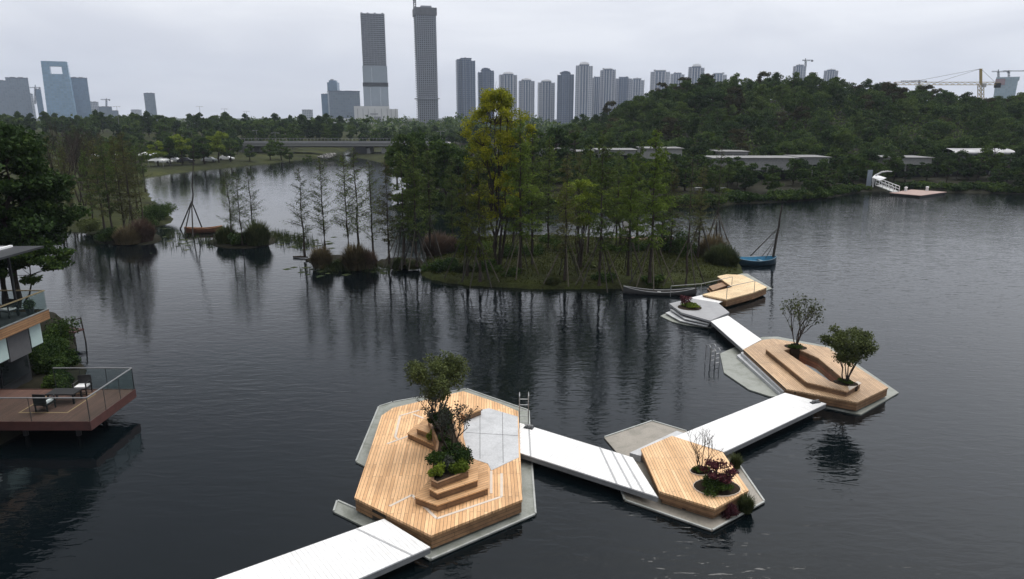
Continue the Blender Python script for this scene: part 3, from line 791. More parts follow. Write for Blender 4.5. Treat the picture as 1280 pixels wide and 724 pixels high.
b = MB(oB); b.prism(grow(topB, -0.4), 0.07, ZB - 0.1); b.build('float', M['black'], rB)
for (c, a_, b_) in HB:
    b = MB(oB); b.prism(ell(c, a_, b_), ZB - 0.02, ZB + 0.03); b.build('soil', M['soil'], rB)
    b = MB(oB); b.holed(ell(c, a_ + .025, b_ + .025), ell(c, a_ + .005, b_ + .005), ZB + 0.002, ZB + 0.045); b.build('planting_ring', M['lightstrip'], rB)
st = poly([(787, 566), (846, 538.5), (862, 544), (840, 552), (801, 570)], 0.36)
b = MB(oB); b.prism(st, 0.065, 0.36); b.build('step', M['pave'], rB)

# ---- deck with the sunken seat
ZC = 0.62
topC = poly([(929, 437), (953, 425), (967, 423.3), (1035, 434.5), (1110.5, 484.5), (1071.8, 503), (982.5, 486)], ZC)
oC = cen(topC)
rC = tag(empty('floating_deck', oC), 'long timber deck with a sunken seating pit between two small trees', 'deck', 'floating decks linked by white gangways')
angC = ang((929, 437), (982.5, 486), ZC)
M['woodC'] = planks('deck_boards_pit', angC, 0.12, 2.6, ((0.55, 0.37, 0.22), (0.43, 0.275, 0.155)), 0.01)
ringC = poly([(957, 436), (976, 430), (1001, 431), (1026, 445.5), (1064, 471), (1076, 479), (1059, 489.5), (1008, 477.5)], ZC + 0.30)
holeC = poly([(979.5, 438), (993, 434.2), (1023, 447.6), (1054, 473.5), (1047, 479.5), (1036, 476)], ZC + 0.30)
b = MB(oC); b.holed(topC, grow(ringC, -0.12), ZC - 0.08, ZC); b.build('decking', M['woodC'], rC)
b = MB(oC); b.holed(grow(ringC, 0.0), holeC, ZC + 0.24, ZC + 0.30); rg_ = b.build('raised_seat', M['woodC'], rC)
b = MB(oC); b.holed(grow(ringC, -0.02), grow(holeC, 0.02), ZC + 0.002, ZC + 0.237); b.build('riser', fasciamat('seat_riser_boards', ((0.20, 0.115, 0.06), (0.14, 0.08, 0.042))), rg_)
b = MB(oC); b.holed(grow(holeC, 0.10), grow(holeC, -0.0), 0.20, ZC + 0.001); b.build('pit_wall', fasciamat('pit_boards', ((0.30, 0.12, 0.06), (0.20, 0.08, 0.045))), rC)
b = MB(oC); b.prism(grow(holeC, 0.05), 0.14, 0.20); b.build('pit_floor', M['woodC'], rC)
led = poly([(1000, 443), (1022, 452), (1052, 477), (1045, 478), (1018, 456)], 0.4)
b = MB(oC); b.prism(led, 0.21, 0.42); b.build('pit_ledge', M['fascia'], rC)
b = MB(oC); b.prism(poly([(1000, 459), (1013, 453.5), (1041, 477.5), (1035, 482)], 0.21), 0.203, 0.23); b.build('pit_panel', plain('pale_blue_panel', (0.42, 0.47, 0.49), 0.3, var=0.08), rC)
b = MB(oC); sides_of(b, grow(topC, -0.03), 0.16, ZC - 0.085); b.build('skirt', M['fascia'], rC)
baseC = poly([(900, 442), (926, 431), (953, 421.5), (972, 421), (1040, 434), (1123.5, 491), (1076, 518.5), (1030, 508.5), (985, 497), (962, 495.5), (936, 487), (905, 466)], 0.05)
b = MB(oC); b.prism(baseC, -0.6, 0.06); b.build('pontoon_base', M['conc'], rC)
for (z, pts) in ((0.22, [(921, 444), (926, 442), (982, 491), (975, 492)]), (0.40, [(926, 441), (931, 438), (983, 486.5), (979, 490)])):
    b = MB(oC); b.prism(poly(pts, z), 0.065 if z < .3 else 0.10, z); b.build('step', M['pave'], rC)
b = MB(oC); b.prism(poly([(1059.5, 483.5), (1072, 476.5), (1077, 479), (1062, 488)], ZC + .31), ZC + .301, ZC + .315); b.build('inlay_strip', M['lightstrip'], rC)
for c, r_ in ((P2(994.5, 434, ZC + .3), 0.62), (P2(1057, 479, ZC + .3), 0.58)):
    b = MB(oC); b.prism(ell(c, r_, r_ * .7, rz=-0.4), 0.3, ZC + 0.325); b.build('soil', M['soil'], rC)

# ---- grey stepped deck
ZD = 0.62
topD = poly([(836.5, 379.5), (864, 373), (897, 378.2), (911.8, 390.6), (887.5, 400.8), (852, 390.8)], ZD)
oD = cen(topD)
rD = tag(empty('floating_deck', oD), 'small grey paved deck with low steps and a round mound of moss', 'deck', 'floating decks linked by white gangways')
b = MB(oD); b.prism(topD, ZD - 0.14, ZD); b.build('paving', plain('grey_paving', (0.28, 0.28, 0.29), 0.7, var=0.12, scale=1.5), rD)
b = MB(oD); b.prism(grow(topD, -0.15), 0.07, ZD - 0.145); b.build('float', M['black'], rD)
for z, z0, pts in ((0.36, 0.30, [(838, 387), (846, 384), (889, 402), (886, 405), (856, 398.5)]), (0.2, 0.14, [(832, 391), (840, 388), (887, 405.5), (884, 408), (850, 401)]), (0.05, -0.4, [(825.5, 395), (834, 391), (910, 400), (888, 409.5), (858, 406), (840, 402)])):
    b = MB(oD); b.prism(poly(pts, z), z0, z); b.build('step', M['pave'] if z > .1 else M['conc'], rD)
b = MB(oD); b.prism(ell(P2(862, 384.5, ZD), 0.85, 0.8), ZD - .05, ZD + 0.03); b.build('soil', M['soil'], rD)

# ---- pale notched deck at the island shore
ZE = 0.70
topE = poly([(896.5, 345.5), (908, 343), (928, 343.6), (958.8, 359), (942, 365.5), (908, 374.5), (878, 368), (915.5, 358.8)], ZE)
oE = cen(topE)
rE = tag(empty('floating_deck', oE), 'pale new timber deck with a notch, beside the blue boat', 'deck', 'floating decks linked by white gangways')
M['woodE'] = planks('deck_boards_pale', ang((878, 368), (915, 358.8), ZE), 0.14, 2.6, ((0.80, 0.60, 0.36), (0.70, 0.50, 0.28)), 0.01)
b = MB(oE); b.prism(topE, ZE - 0.1, ZE); b.build('decking', M['woodE'], rE)
b = MB(oE); sides_of(b, grow(topE, -0.03), 0.12, ZE - 0.105); b.build('skirt', M['fascia'], rE)
b = MB(oE); b.prism(poly([(898, 346), (908, 342), (934, 342), (965, 360.5), (940, 370), (912, 374)], 0.05), -0.5, 0.05); b.build('pontoon_base', M['conc'], rE)
for k in range(2):
    b = MB(oE); b.prism(poly([(884 + k * 2, 361 - k * 3), (904 + k * 3, 353.5 - k * 2), (909 + k * 2, 357 - k), (889 + k * 2, 366 - k * 3)], 0.3 + .2 * k), 0.1, 0.3 + .2 * k); b.build('step', M['fascia'], rE)
def railing(pts, z, h, label, r=0.022):
    p = [Vector((*P2(*q, z), z)) for q in pts]; o = (p[0].x, p[0].y, z)
    e = tag(empty('railing', o), label, 'railing')
    q = MB(o); q.tube([v + Vector((0, 0, h)) for v in p], r, 6); q.build('handrail', M['steelbeam'], e)
    for v in p:
        q = MB(o); q.tube([v, v + Vector((0, 0, h - 0.002))], r, 6); q.build('post', M['steelbeam'], e)
railing([(908, 374), (942.5, 366)], ZE, 0.95, 'thin metal handrail along the near edge of the pale notched deck')
railing([(838, 371), (876, 368), (914.5, 359)], 0.5, 0.85, 'long thin metal handrail leading past the grey canoe')

# ---- ladders
def ladder(px, py, z0, h, w, label, rz):
    o = P2(px, py, 0.1); e = tag(empty('ladder', (o[0], o[1], 0), rz), label, 'ladder')
    for s in (-1, 1):
        q = MB(); q.tube([(s * w / 2, 0, -0.4), (s * w / 2, 0, h), (s * w / 2, 0.12, h + 0.1), (s * w / 2, 0.35, h + 0.06), (s * w / 2, 0.38, z0)], 0.022, 6); q.build('handrail', M['steel'], e)
    for k in range(int((h) / 0.28) + 1):
        q = MB(); q.tube([(-w / 2, 0, -0.1 + k * 0.28), (w / 2, 0, -0.1 + k * 0.28)], 0.016, 5); q.build('rung', M['steel'], e)
ladder(655, 529, 0.2, 1.45, 0.42, 'tall steel ladder in the water beside the largest deck', 0.0)
ladder(890.5, 452, 0.1, 1.0, 0.40, 'low steel ladder frame standing in the water by the sunken seat deck', 0.5)
ladder(896.5, 455, 0.1, 0.9, 0.34, 'second low steel ladder frame by the sunken seat deck', 0.5)
# small cleat box on the gangway
o = P2(661, 535, 0.5); e = tag(empty('cleat', (o[0], o[1], 0.503), -0.4), 'small black mooring cleat on the white gangway by the tall ladder', 'cleat')
q = MB(); q.box((0, 0, 0.02), (0.42, 0.24, 0.04)); q.build('plate', M['dark'], e)
q = MB(); q.tube([(-0.2, 0, .14), (0.2, 0, .14)], 0.03); q.tube([(-.08, 0, .04), (-.08, 0, .14)], .025); q.tube([(.08, 0, .04), (.08, 0, .14)], .025); q.build('horn', M['steelbeam'], e)
o = P2(1019, 503.5, 0.5); e = tag(empty('cleat', (o[0], o[1], 0.503), 0.35), 'small dark mooring cleat on the gangway end by the sunken seat deck', 'cleat')
q = MB(); q.box((0, 0, 0.02), (0.5, 0.2, 0.04)); q.build('plate', M['dark'], e)
q = MB(); q.tube([(-0.2, 0, .12), (0.2, 0, .12)], 0.03); q.tube([(0, 0, .04), (0, 0, .12)], .03); q.build('horn', M['steelbeam'], e)

# ------------------------------------------------------------------ plants on the decks
def pz(px, py, z): return P(px, py, z)
tm, cm = broadleaf(11, 3.1, 1.2, 1.45, 40, 210, 0.10, M['bark'], M['leaf_olive'], rt=0.045, stems=6, shape='vase', clump=0.30, flat=0.9)
place('tree', [('trunk', tm), ('crown', cm)], pz(549, 536, ZA + .74), 0.96, 0.3, 'bushy many-stemmed olive green tree on the largest deck', 'tree')
mb_, ends = bare(23, 2.3, 1.5, M['bark'], stems=4, rt=0.035, depth=4, up=0.5)
for i, (px, py, R, H, m_, lb) in enumerate([
    (556, 551, .34, .26, 'leaf_dark', 'dark low bush in the narrow middle of the long planter'),
    (559, 563, .36, .28, 'leaf_mid', 'mid green bush below the leaning tree in the long planter'),
    (557, 527, .50, .6, 'leaf_dark', 'dark bush at the far end of the long planter')]):
    put('bush', shrub(35 + i, R, H, 1800, 0.085, M[m_]), pz(px, py, ZA + .74), label=lb, cat='bush', group='bushes in the stepped planter')
rng = np.random.default_rng(5); E = np.array([tuple(e_) for e_ in ends if e_.z > .9]); pts = np.repeat(E, 5, 0) + rng.normal(size=(len(E) * 5, 3)) * 0.05
Vv, Ff = leaves_np(pts, 0.075, rng, .6)
place('tree', [('trunk', mb_.mesh('trunk', M['bark'])), ('crown', mesh_np('crown', Vv, Ff, M['leaf_bare']))], pz(563, 565, ZA + .7), 1.12, 2.2, 'thin nearly leafless tree leaning over the pale paving of the largest deck', 'tree')
put('bush', shrub(31, 0.55, 0.95, 2600, 0.085, M['leaf_dark']), pz(549, 538, ZA + .74), label='rounded dark bush under the many-stemmed tree on the largest deck', cat='bush')
put('bush', shrub(32, 0.34, 0.5, 1100, 0.08, M['leaf_lime']), pz(543, 549.5, ZA + .3), label='small bright bush beneath the rounded dark bush on the largest deck', cat='bush')
for i, (px, py, R, H, m_, lb) in enumerate([
    (550, 583, .46, .5, 'leaf_dark', 'dark low bush at the back of the stepped planter'),
    (571, 578, .55, .62, 'leaf_dark', 'dark bush filling the paving side of the stepped planter'),
    (546, 594, .30, .38, 'leaf_lime', 'bright green low bush at the planter corner nearest the white gangway'),
    (573, 590, .34, .34, 'leaf_lime', 'bright green low bush along the planter front by the pale paving'),
    (560, 588, .30, .5, 'leaf_bare', 'greyish tufted bush in the middle of the stepped planter')]):
    put('bush', shrub(40 + i, R * 1.2, H * 1.25, 2200, 0.085, M[m_]), pz(px, py, ZA + .74), label=lb, cat='bush', group='bushes in the stepped planter')
mb_, ends = bare(27, 1.9, 0.95, M['bark'], stems=5, rt=0.022, depth=4, up=0.9)
o = mb_.build('sapling', M['bark'], loc=pz(876.5, 590, ZB + .03)); tag(o, 'leafless branching sapling on the six sided deck', 'sapling')
put('bush', shrub(52, 0.40, 0.22, 1000, 0.07, M['leaf_mid']), pz(876.5, 590, ZB + .03), label='small green cushion at the foot of the leafless sapling', cat='bush')
put('bush', shrub(53, 0.78, 0.34, 3000, 0.07, M['leaf_mid']), pz(893, 611.5, ZB + .03), label='wide green cushion under the purple shrub', cat='bush', rz=.3)
tm, cm = broadleaf(54, 1.15, 0.72, 0.35, 26, 60, 0.11, M['bark'], M['leaf_maple'], rt=0.03, stems=3, shape='round', clump=0.33, flat=0.45)
place('shrub', [('trunk', tm), ('crown', cm)], pz(898, 608.5, ZB + .03), .86, 0.5, 'purple leaved shrub on the six sided deck', 'shrub')
put('bush', reeds(55, .36, .75, 900, M['reed_green'], .012), pz(932, 639, .06), label='grassy green tuft on the pontoon edge at the corner of the six sided deck', cat='grass tuft')
put('bush', shrub(56, .38, .5, 1200, .07, M['leaf_maple']), pz(913, 645, .06), label='dark purple bush on the pontoon edge beside the green tuft', cat='bush')
put('bush', reeds(57, .3, .7, 700, M['reed_green'], .012), pz(919, 584, .06), label='dark grassy tuft on the pontoon by the wide gangway', cat='grass tuft')
# shoots of the pit deck
mb_, ends = bare(61, 3.3, 1.25, M['bark'], stems=6, rt=0.035, depth=4, up=0.95)
E = np.array([tuple(e_) for e_ in ends if e_.z > .9]); rng = np.random.default_rng(8); pts = np.repeat(E, 2, 0) + rng.normal(size=(len(E) * 2, 3)) * 0.07
Vv, Ff = leaves_np(pts, 0.12, rng, .6)
place('tree', [('trunk', mb_.mesh('trunk', M['bark'])), ('crown', mesh_np('crown', Vv, Ff, M['leaf_olive']))], pz(994.5, 434, ZC + .32), 1.0, 0.2, 'sparse open tree at the upper end of the sunken seat', 'tree')
tm, cm = broadleaf(67, 2.75, 1.25, 1.15, 42, 210, 0.11, M['bark'], M['leaf_olive'], rt=0.035, stems=6, shape='vase', clump=0.30, flat=0.75)
place('tree', [('trunk', tm), ('crown', cm)], pz(1057, 479, ZC + .32), 1.0, 0.0, 'dense fan shaped green tree at the lower end of the sunken seat', 'tree')
put('bush', shrub(63, .5, .22, 900, .08, M['leaf_dark']), pz(994.5, 434, ZC + .32), label='dark low planting round the foot of the sparse open tree', cat='bush')
put('bush', shrub(64, .42, .2, 900, .08, M['leaf_dark']), pz(1057, 479, ZC + .32), label='dark low planting round the foot of the fan shaped tree', cat='bush')
put('bush', shrub(65, .82, .32, 2600, .08, M['leaf_lime']), pz(862.5, 384.8, ZD + .03), label='round bright mossy mound on the grey stepped deck', cat='bush')
put('bush', shrub(66, .5, .8, 500, .12, M['leaf_maple']), pz(857, 381.5, ZD + .05), label='thin dark plant growing out of the mossy mound', cat='plant')

# ------------------------------------------------------------------ lakeside house
BX, BY = -23.9, 34.6                    # lake-side far corner of the house
hs_o = (-28.0, 30.0, 0.8)
H_ = tag(empty('house', hs_o), 'two storey lakeside house with dark roof, timber balcony and glazed ground floor', 'house')
M['roof'] = plain('dark_roof_metal', (0.030, 0.032, 0.036), 0.5, var=0.2)
M['roof_top'] = plain('grey_roof_sheet', (0.22, 0.22, 0.23), 0.55, var=0.15)
M['wood_fascia'] = planks('balcony_fascia_boards', PI / 2, 0.11, 3.0, ((0.36, 0.205, 0.105), (0.27, 0.145, 0.07)), 0.006, rot=(0, PI / 2, PI / 2))
M['red_deck'] = planks('terrace_boards', PI / 2, 0.14, 3.0, ((0.125, 0.062, 0.047), (0.092, 0.046, 0.035)), 0.006, rough=0.85)
M['red_skirt'] = plain('terrace_skirt', (0.075, 0.030, 0.026), 0.55, var=0.25)
M['greywall'] = plain('grey_cladding', (0.10, 0.10, 0.105), 0.6, var=0.12)
def part(name, m, par, org, fn):
    q = MB(org); fn(q); return q.build(name, m, par)
def bx(q, x0, x1, y0, y1, z0, z1): q.box(((x0 + x1) / 2, (y0 + y1) / 2, (z0 + z1) / 2), (x1 - x0, y1 - y0, z1 - z0))
part('ground_floor', M['dark'], H_, hs_o, lambda q: bx(q, -34, -25.0, 22, BY - .5, 0.6, 4.0))
part('lintel_beam', M['dark'], H_, hs_o, lambda q: bx(q, -24.98, -24.26, 22, BY - .5, 3.80, 4.015))
for k, (y0, y1) in enumerate(((33.45, 34.35), (30.3, 31.85), (27.1, 28.6), (23.9, 25.4))):
    w_ = part('window', M['dark'], H_, hs_o, lambda q: bx(q, -24.42, -24.30, y0, y1, 2.62, 3.79))
    part('pane', M['glass_mint'], w_, hs_o, lambda q: bx(q, -24.297, -24.275, y0 + .03, y1 - .03, 2.66, 3.76))
for k, (y0, y1) in enumerate(((31.9, 33.4), (28.65, 30.25), (25.45, 27.05))):
    part('wall_panel', M['greywall'], H_, hs_o, lambda q: bx(q, -24.42, -24.28, y0, y1, 2.45, 3.79))
for k, (y0, y1) in enumerate(((31.9, 33.9), (29.6, 31.7), (27.2, 29.4), (24.8, 27.0))):
    w_ = part('glass_door', M['dark'], H_, hs_o, lambda q: bx(q, -24.99, -24.91, y0, y1, 1.12, 2.45))
    part('pane', M['glass_dark'], w_, hs_o, lambda q: bx(q, -24.905, -24.885, y0 + .06, y1 - .06, 1.2, 2.4))
part('balcony_floor', M['dark'], H_, hs_o, lambda q: bx(q, -34, BX - .08, 22, BY - .08, 4.02, 4.25))
fs_ = part('balcony_fascia', M['wood_fascia'], H_, hs_o, lambda q: (bx(q, BX - .075, BX, 22, BY, 3.86, 4.36), bx(q, -34, BX - .077, BY - .078, BY, 3.86, 4.36)))
part('fascia_cap', M['steelbeam'], fs_, hs_o, lambda q: (bx(q, BX - .10, BX + .02, 22, BY + .02, 4.362, 4.40), bx(q, -34, BX - .102, BY - .10, BY + .02, 4.362, 4.40)))
gl = part('balcony_glass', M['glass_rail'], H_, hs_o, lambda q: (bx(q, BX - .06, BX - .045, 22, BY - .04, 4.402, 5.34), bx(q, -34, BX - .08, BY - .06, BY - .045, 4.402, 5.34)))
part('handrail', plain('brass_rail', (0.42, 0.34, 0.20), 0.4, 0.6), gl, hs_o, lambda q: (bx(q, BX - .085, BX - .02, 22, BY - .02, 5.342, 5.39), bx(q, -34, BX - .087, BY - .085, BY - .02, 5.342, 5.39)))
part('upper_wall', M['glass_dark'], H_, hs_o, lambda q: bx(q, -34, -27.2, 22, 33.2, 4.26, 7.2))
for (x_, y_) in ((-25.0, 33.9), (-26.3, 34.2), (-25.1, 29.0)):
    part('post', M['dark'], H_, hs_o, lambda q: bx(q, x_ - .05, x_ + .05, y_ - .05, y_ + .05, 4.26, 7.2))
part('timber_pillar', M['wood_fascia'], H_, hs_o, lambda q: bx(q, -25.75, -25.4, 32.0, 32.35, 4.26, 7.2))
# roof: flat top with a dark sloping eave
def roof(q):
    x0, x1, xe = -34.5, -25.1, BX + .05; y0, y1 = 21, BY + .35
    q.add([(x0, y0, 7.25), (x1, y0, 7.25), (xe, y0, 7.52), (xe, y0, 7.62), (x1, y0, 7.60), (x0, y0, 7.60),
           (x0, y1, 7.25), (x1, y1, 7.25), (xe, y1, 7.52), (xe, y1, 7.62), (x1, y1, 7.60), (x0, y1, 7.60)],
          [(0, 1, 2, 3, 4, 5), (11, 10, 9, 8, 7, 6), (0, 6, 7, 1), (1, 7, 8, 2), (2, 8, 9, 3), (3, 9, 10, 4), (4, 10, 11, 5), (5, 11, 6, 0)])
rf = part('roof', M['roof'], H_, hs_o, roof)
part('roof_sheet', M['roof_top'], rf, hs_o, lambda q: bx(q, -34.4, -25.4, 21.1, BY, 7.605, 7.68))
part('flashing', M['white'], rf, hs_o, lambda q: bx(q, -25.395, -25.25, 21.1, BY + .1, 7.605, 7.70))

# terrace on the water
TX0, TX1, TY0, TY1, TZ = -26.0, -18.36, 28.02, 31.72, 1.10
to = ((TX0 + TX1) / 2, (TY0 + TY1) / 2, 0)
T_ = tag(empty('terrace', to), 'reddish brown timber terrace reaching over the water from the lakeside house', 'terrace')
part('decking', M['red_deck'], T_, to, lambda q: bx(q, TX0, TX1 - .05, TY0 + .05, TY1, TZ - .06, TZ))
part('skirt', M['red_skirt'], T_, to, lambda q: (bx(q, TX0, TX1, TY0, TY0 + .048, TZ - .40, TZ + .02), bx(q, TX1 - .048, TX1, TY0 + .05, TY1 + .05, TZ - .40, TZ + .02), bx(q, TX0, TX1 - .05, TY1 + .002, TY1 + .05, TZ - .4, TZ + .02)))
part('underframe', M['black'], T_, to, lambda q: bx(q, TX0, TX1 - .3, TY0 + .3, TY1 - .3, TZ - .42, TZ - .065))
for (x_, y_) in ((-19.6, 29.0), (-19.6, 31.0), (-22.0, 29.0)):
    part('pile', M['black'], T_, to, lambda q: q.tube([(x_, y_, -.8), (x_, y_, TZ - .425)], .11, 8))
inl = plain('inlay_line', (0.30, 0.20, 0.10), 0.6)
part('inlay_frame', inl, T_, to, lambda q: [strip(q, a_, .06, TZ + .004, .008) for a_ in ([(-22.1, 29.0), (-20.0, 29.0)], [(-19.97, 28.97), (-19.97, 31.2)], [(-22.13, 28.97), (-22.13, 31.2)], [(-22.1, 31.23), (-20.0, 31.23)])])
for a_, b_ in (((TX0, TY0 + .03), (TX1 - .03, TY0 + .03)), ((TX1 - .03, TY0 + .05), (TX1 - .03, TY1 + .02)), ((TX1 - .05, TY1 + .02), (-22.2, TY1 + .02))):
    g_ = part('glass_panel', M['glass_rail'], T_, to, lambda q: q.bar((*a_, TZ + .55), (*b_, TZ + .55), .015, 1.05))
    part('handrail', M['steelbeam'], g_, to, lambda q: q.bar((*a_, TZ + 1.11), (*b_, TZ + 1.11), .05, .04))
    n_ = 3
    for k in range(n_ + 1):
        c = Vector(a_).lerp(Vector(b_), k / n_)
        part('post', M['dark'], g_, to, lambda q: q.bar((c.x, c.y, TZ + .001), (c.x, c.y, TZ + 1.09), .022, .018))
def chair(x, y, z, rz, label, group=None, w=.62):
    e = tag(empty('chair', (x, y, z), rz), label, 'chair', group)
    q = MB(); q.box((0, 0, .34), (w, .6, .07)); q.build('seat', M['black'], e)
    q = MB(); q.box((0, -.02, .415), (w - .12, .5, .075)); q.build('cushion', M['white'], e)
    q = MB(); q.box((0, .29, .62), (w - .02, .035, .46)); q.build('backrest', M['black'], e)
    for sx_ in (-1, 1):
        q = MB(); q.box((sx_ * (w / 2 - .03), 0, .60), (.05, .56, .04)); q.box((sx_ * (w / 2 - .03), -.25, .47), (.045, .045, .22)); q.build('armrest', M['black'], e)
        for sy_ in (-1, 1):
            q = MB(); q.box((sx_ * (w / 2 - .04), sy_ * .26, .152), (.05, .05, .302)); q.build('leg', M['black'], e)
chair(-21.15, 29.35, TZ + .001, PI * .98, 'black chair with white cushion on the near side of the terrace table')
chair(-20.55, 31.2, TZ + .001, 0.1, 'black chair with white cushion on the lake side of the terrace table')
e = tag(empty('table', (-20.85, 30.3, TZ + .001), 0.0), 'low black table between two chairs on the red brown terrace', 'table')
q = MB(); q.box((0, 0, .47), (1.3, .75, .06)); q.build('tabletop', M['black'], e)
for sx_ in (-1, 1):
    for sy_ in (-1, 1):
        q = MB(); q.box((sx_ * .58, sy_ * .3, .22), (.07, .07, .438)); q.build('leg', M['black'], e)
chair(-25.2, 33.55, 4.262, -0.2, 'black armchair with white cushion on the upper balcony')
e = tag(empty('sofa', (-26.2, 31.4, 4.262), -PI / 2), 'dark sofa on the upper balcony beside the timber pillar', 'sofa')
q = MB(); q.box((0, 0, .22), (1.6, .8, .40)); q.build('seat', M['black'], e)
q = MB(); q.box((0, .36, .6), (1.6, .12, .42)); q.build('backrest', M['black'], e)
q = MB(); q.box((-.35, -.02, .46), (.6, .6, .08)); q.build('cushion', M['white'], e)
e = tag(empty('planter_pot', (-24.45, 34.0, 4.262)), 'small planter pot with a bushy plant at the balcony corner', 'plant pot')
q = MB(); q.tube([(0, 0, 0), (0, 0, .32)], [.15, .2], 12); q.build('pot', M['dark'], e)
link('foliage', shrub(71, .36, .55, 700, .09, M['leaf_mid']), e, (0, 0, .3))
e = tag(empty('sunbed', (-24.0, 28.9, TZ + .001), 0.1), 'white topped low daybed by the ground floor glazing', 'daybed')
q = MB(); q.box((0, 0, .36), (.9, 1.7, .12)); q.build('mattress', M['offwhite'], e)
q = MB(); q.box((0, 0, .15), (.8, 1.6, .298)); q.build('frame', M['dark'], e)
e = tag(empty('globe_lamp', (-22.6, 27.7, .85)), 'small white globe lamp in the bushes before the terrace', 'lamp')
q = MB(); q.tube([(0, 0, 0), (0, 0, .5)], .02, 6); q.build('post', M['dark'], e)
q = MB(); q.tube([(0, 0, .5), (0, 0, .54), (0, 0, .62), (0, 0, .70), (0, 0, .74)], [.03, .09, .12, .09, .03], 12); q.build('globe', M['white'], e)
# planting round the house
for i, (x_, y_, R, Hh, m_, lb) in enumerate([
    (-23.6, 26.9, .95, 1.0, 'leaf_dark', 'dark clipped bush in front of the terrace corner'),
    (-24.6, 26.0, .9, .9, 'leaf_dark', 'dark bush on the bank below the terrace, away from the water'),
    (-22.9, 32.7, .75, 1.3, 'leaf_mid', 'yellowish green bush behind the terrace glass'),
    (-23.2, 33.5, .75, 1.2, 'leaf_dark', 'dark bush at the waterline behind the terrace'),
    (-25.0, 35.4, .8, 1.7, 'leaf_dark', 'dark tall bush against the end of the house'),
    (-26.1, 37.0, .85, 1.7, 'leaf_dark', 'dark bush below the balcony corner by the water'),
    (-27.6, 39.2, .9, 1.7, 'leaf_dark', 'tall dark bush beside the little timber jetty'),
    (-25.4, 36.0, .9, 1.7, 'leaf_dark', 'dark bush pressed against the end wall of the house'),
    (-24.6, 35.2, .8, 1.3, 'leaf_dark', 'dark bush at the corner of the ground floor glazing'),
    (-26.6, 37.4, 1.0, 1.9, 'leaf_dark', 'dark bush behind the end wall of the house'),
    (-24.5, 36.4, .7, 1.0, 'leaf_dark', 'low dark bush at the waterline below the balcony end'),
    (-26.2, 38.1, .7, 1.2, 'leaf_dark', 'dark rounded bush at the waterline before the little jetty'),
    (-27.6, 40.6, 1.2, 2.0, 'leaf_dark', 'dark bush between the jetty and the big tree')]):
    put('bush', shrub(80 + i, R, Hh, 2200, .13, M[m_]), (x_, y_, .55), label=lb, cat='bush', group='bushes round the lakeside house')
# little jetty
jo = P(91, 428, 0); e = tag(empty('jetty', jo, -0.25), 'small dark timber jetty with leaning posts behind the house', 'jetty'); e.scale = (.62, .62, .8)
q = MB(); q.box((0, 0, 1.0), (2.0, 1.3, .12)); q.build('decking', M['red_skirt'], e)
for x_, y_, z_ in ((.95, -.6, 2.0), (.95, .6, 2.0), (-.9, .6, 1.7)):
    q = MB(); q.tube([(x_ + .12, y_, -.6), (x_ - .12, y_, z_)], .07, 6); q.build('post', M['pole_dark'], e)
q = MB(); q.bar((.83, -.6, 1.95), (.83, .6, 1.95), .06, .06); q.bar((-.9, .62, 1.65), (.83, .62, 1.9), .06, .06); q.build('rail', M['pole_dark'], e)

# big dark tree beyond the house
tm, cm = broadleaf(101, 13.8, 4.5, 4.0, 120, 480, .28, M['bark'], M['leaf_dark'], rt=.26, shape='round', clump=.27, flat=.45, stems=3)
place('tree', [('trunk', tm), ('crown', cm)], (-33.3, 44.2, .6), .95, 0.4, 'huge dark layered broadleaf tree rising behind the lakeside house', 'tree')
tm, cm = broadleaf(102, 4.4, 1.9, 1.7, 14, 200, .22, M['bark'], M['leaf_dark'], rt=.07, shape='round', clump=.36, flat=.35, lean=(2.0, -.4))
place('tree', [('trunk', tm), ('crown', cm)], (-31.2, 43.0, 1.8), 1.0, 0, 'low spreading branches of a small tree leaning over the water by the balcony', 'tree')

# ------------------------------------------------------------------ boats
def hull(L, B, D, m, m2, rim, name_label, loc, rz, cat='boat', flat=0.0, seats=2, sheer=.25):
    """open boat: outer and inner skins with thickness, gunwale, thwarts"""
    e = tag(empty('boat', loc, rz), name_label, cat)
    ns = 15; nr = 8
    def sec(u, inset):
        s = u * 2 - 1; w = B / 2 * (1 - abs(s) ** 2.6) ** .8 + .02; top = D + sheer * s * s; bot = .12 * s * s * s * s * D + inset
        w = max(.02, w - inset); r = []
        for k in range(nr + 1):
            a = PI * k / nr
            x = math.cos(a); zz = 1 - (abs(math.sin(a)) ** .7)
            r.append((s * (L / 2 - inset * .8), w * (abs(x) ** .6) * (1 if x >= 0 else -1), bot + (top - bot) * zz))
        return r
    for nm, ins, mm in (('hull', 0, m), ('lining', .05, m2)):
        vs = []; fs = []
        for i in range(ns): vs += sec(i / (ns - 1), ins)
        for i in range(ns - 1):
            for k in range(nr):
                a = i * (nr + 1) + k; f_ = (a, a + 1, a + nr + 2, a + nr + 1)
                fs.append(f_ if ins else f_[::-1])
        q = MB(); q.add(vs, fs); q.build(nm, mm, e, smooth=True)
    for sd in (0, nr):
        q = MB(); q.tube([Vector(sec(i / (ns - 1), .02)[sd]) + Vector((0, 0, .01)) for i in range(ns)], .035, 6); q.build('gunwale', rim, e)
    for k in range(seats):
        u = .32 + .36 * k / max(1, seats - 1); w = B / 2 * (1 - abs(u * 2 - 1) ** 2.6) ** .8 - .06
        q = MB(); q.box(((u - .5) * L, 0, D * .66), (.28, 2 * w, .04)); q.build('thwart', rim, e)
    return e
blue = plain('blue_boat_paint', (0.018, 0.045, 0.068), 0.45, var=.3); blue2 = plain('bright_blue_lining', (0.07, 0.30, 0.50), 0.5, var=.2)
pb = P(943, 330, 0)
eb = hull(4.4, 2.1, .62, blue, blue2, plain('blue_rim', (0.08, 0.16, 0.21), .5), 'blue open boat with two leaning dark poles at the island end', (pb[0], pb[1], -.15), .10)
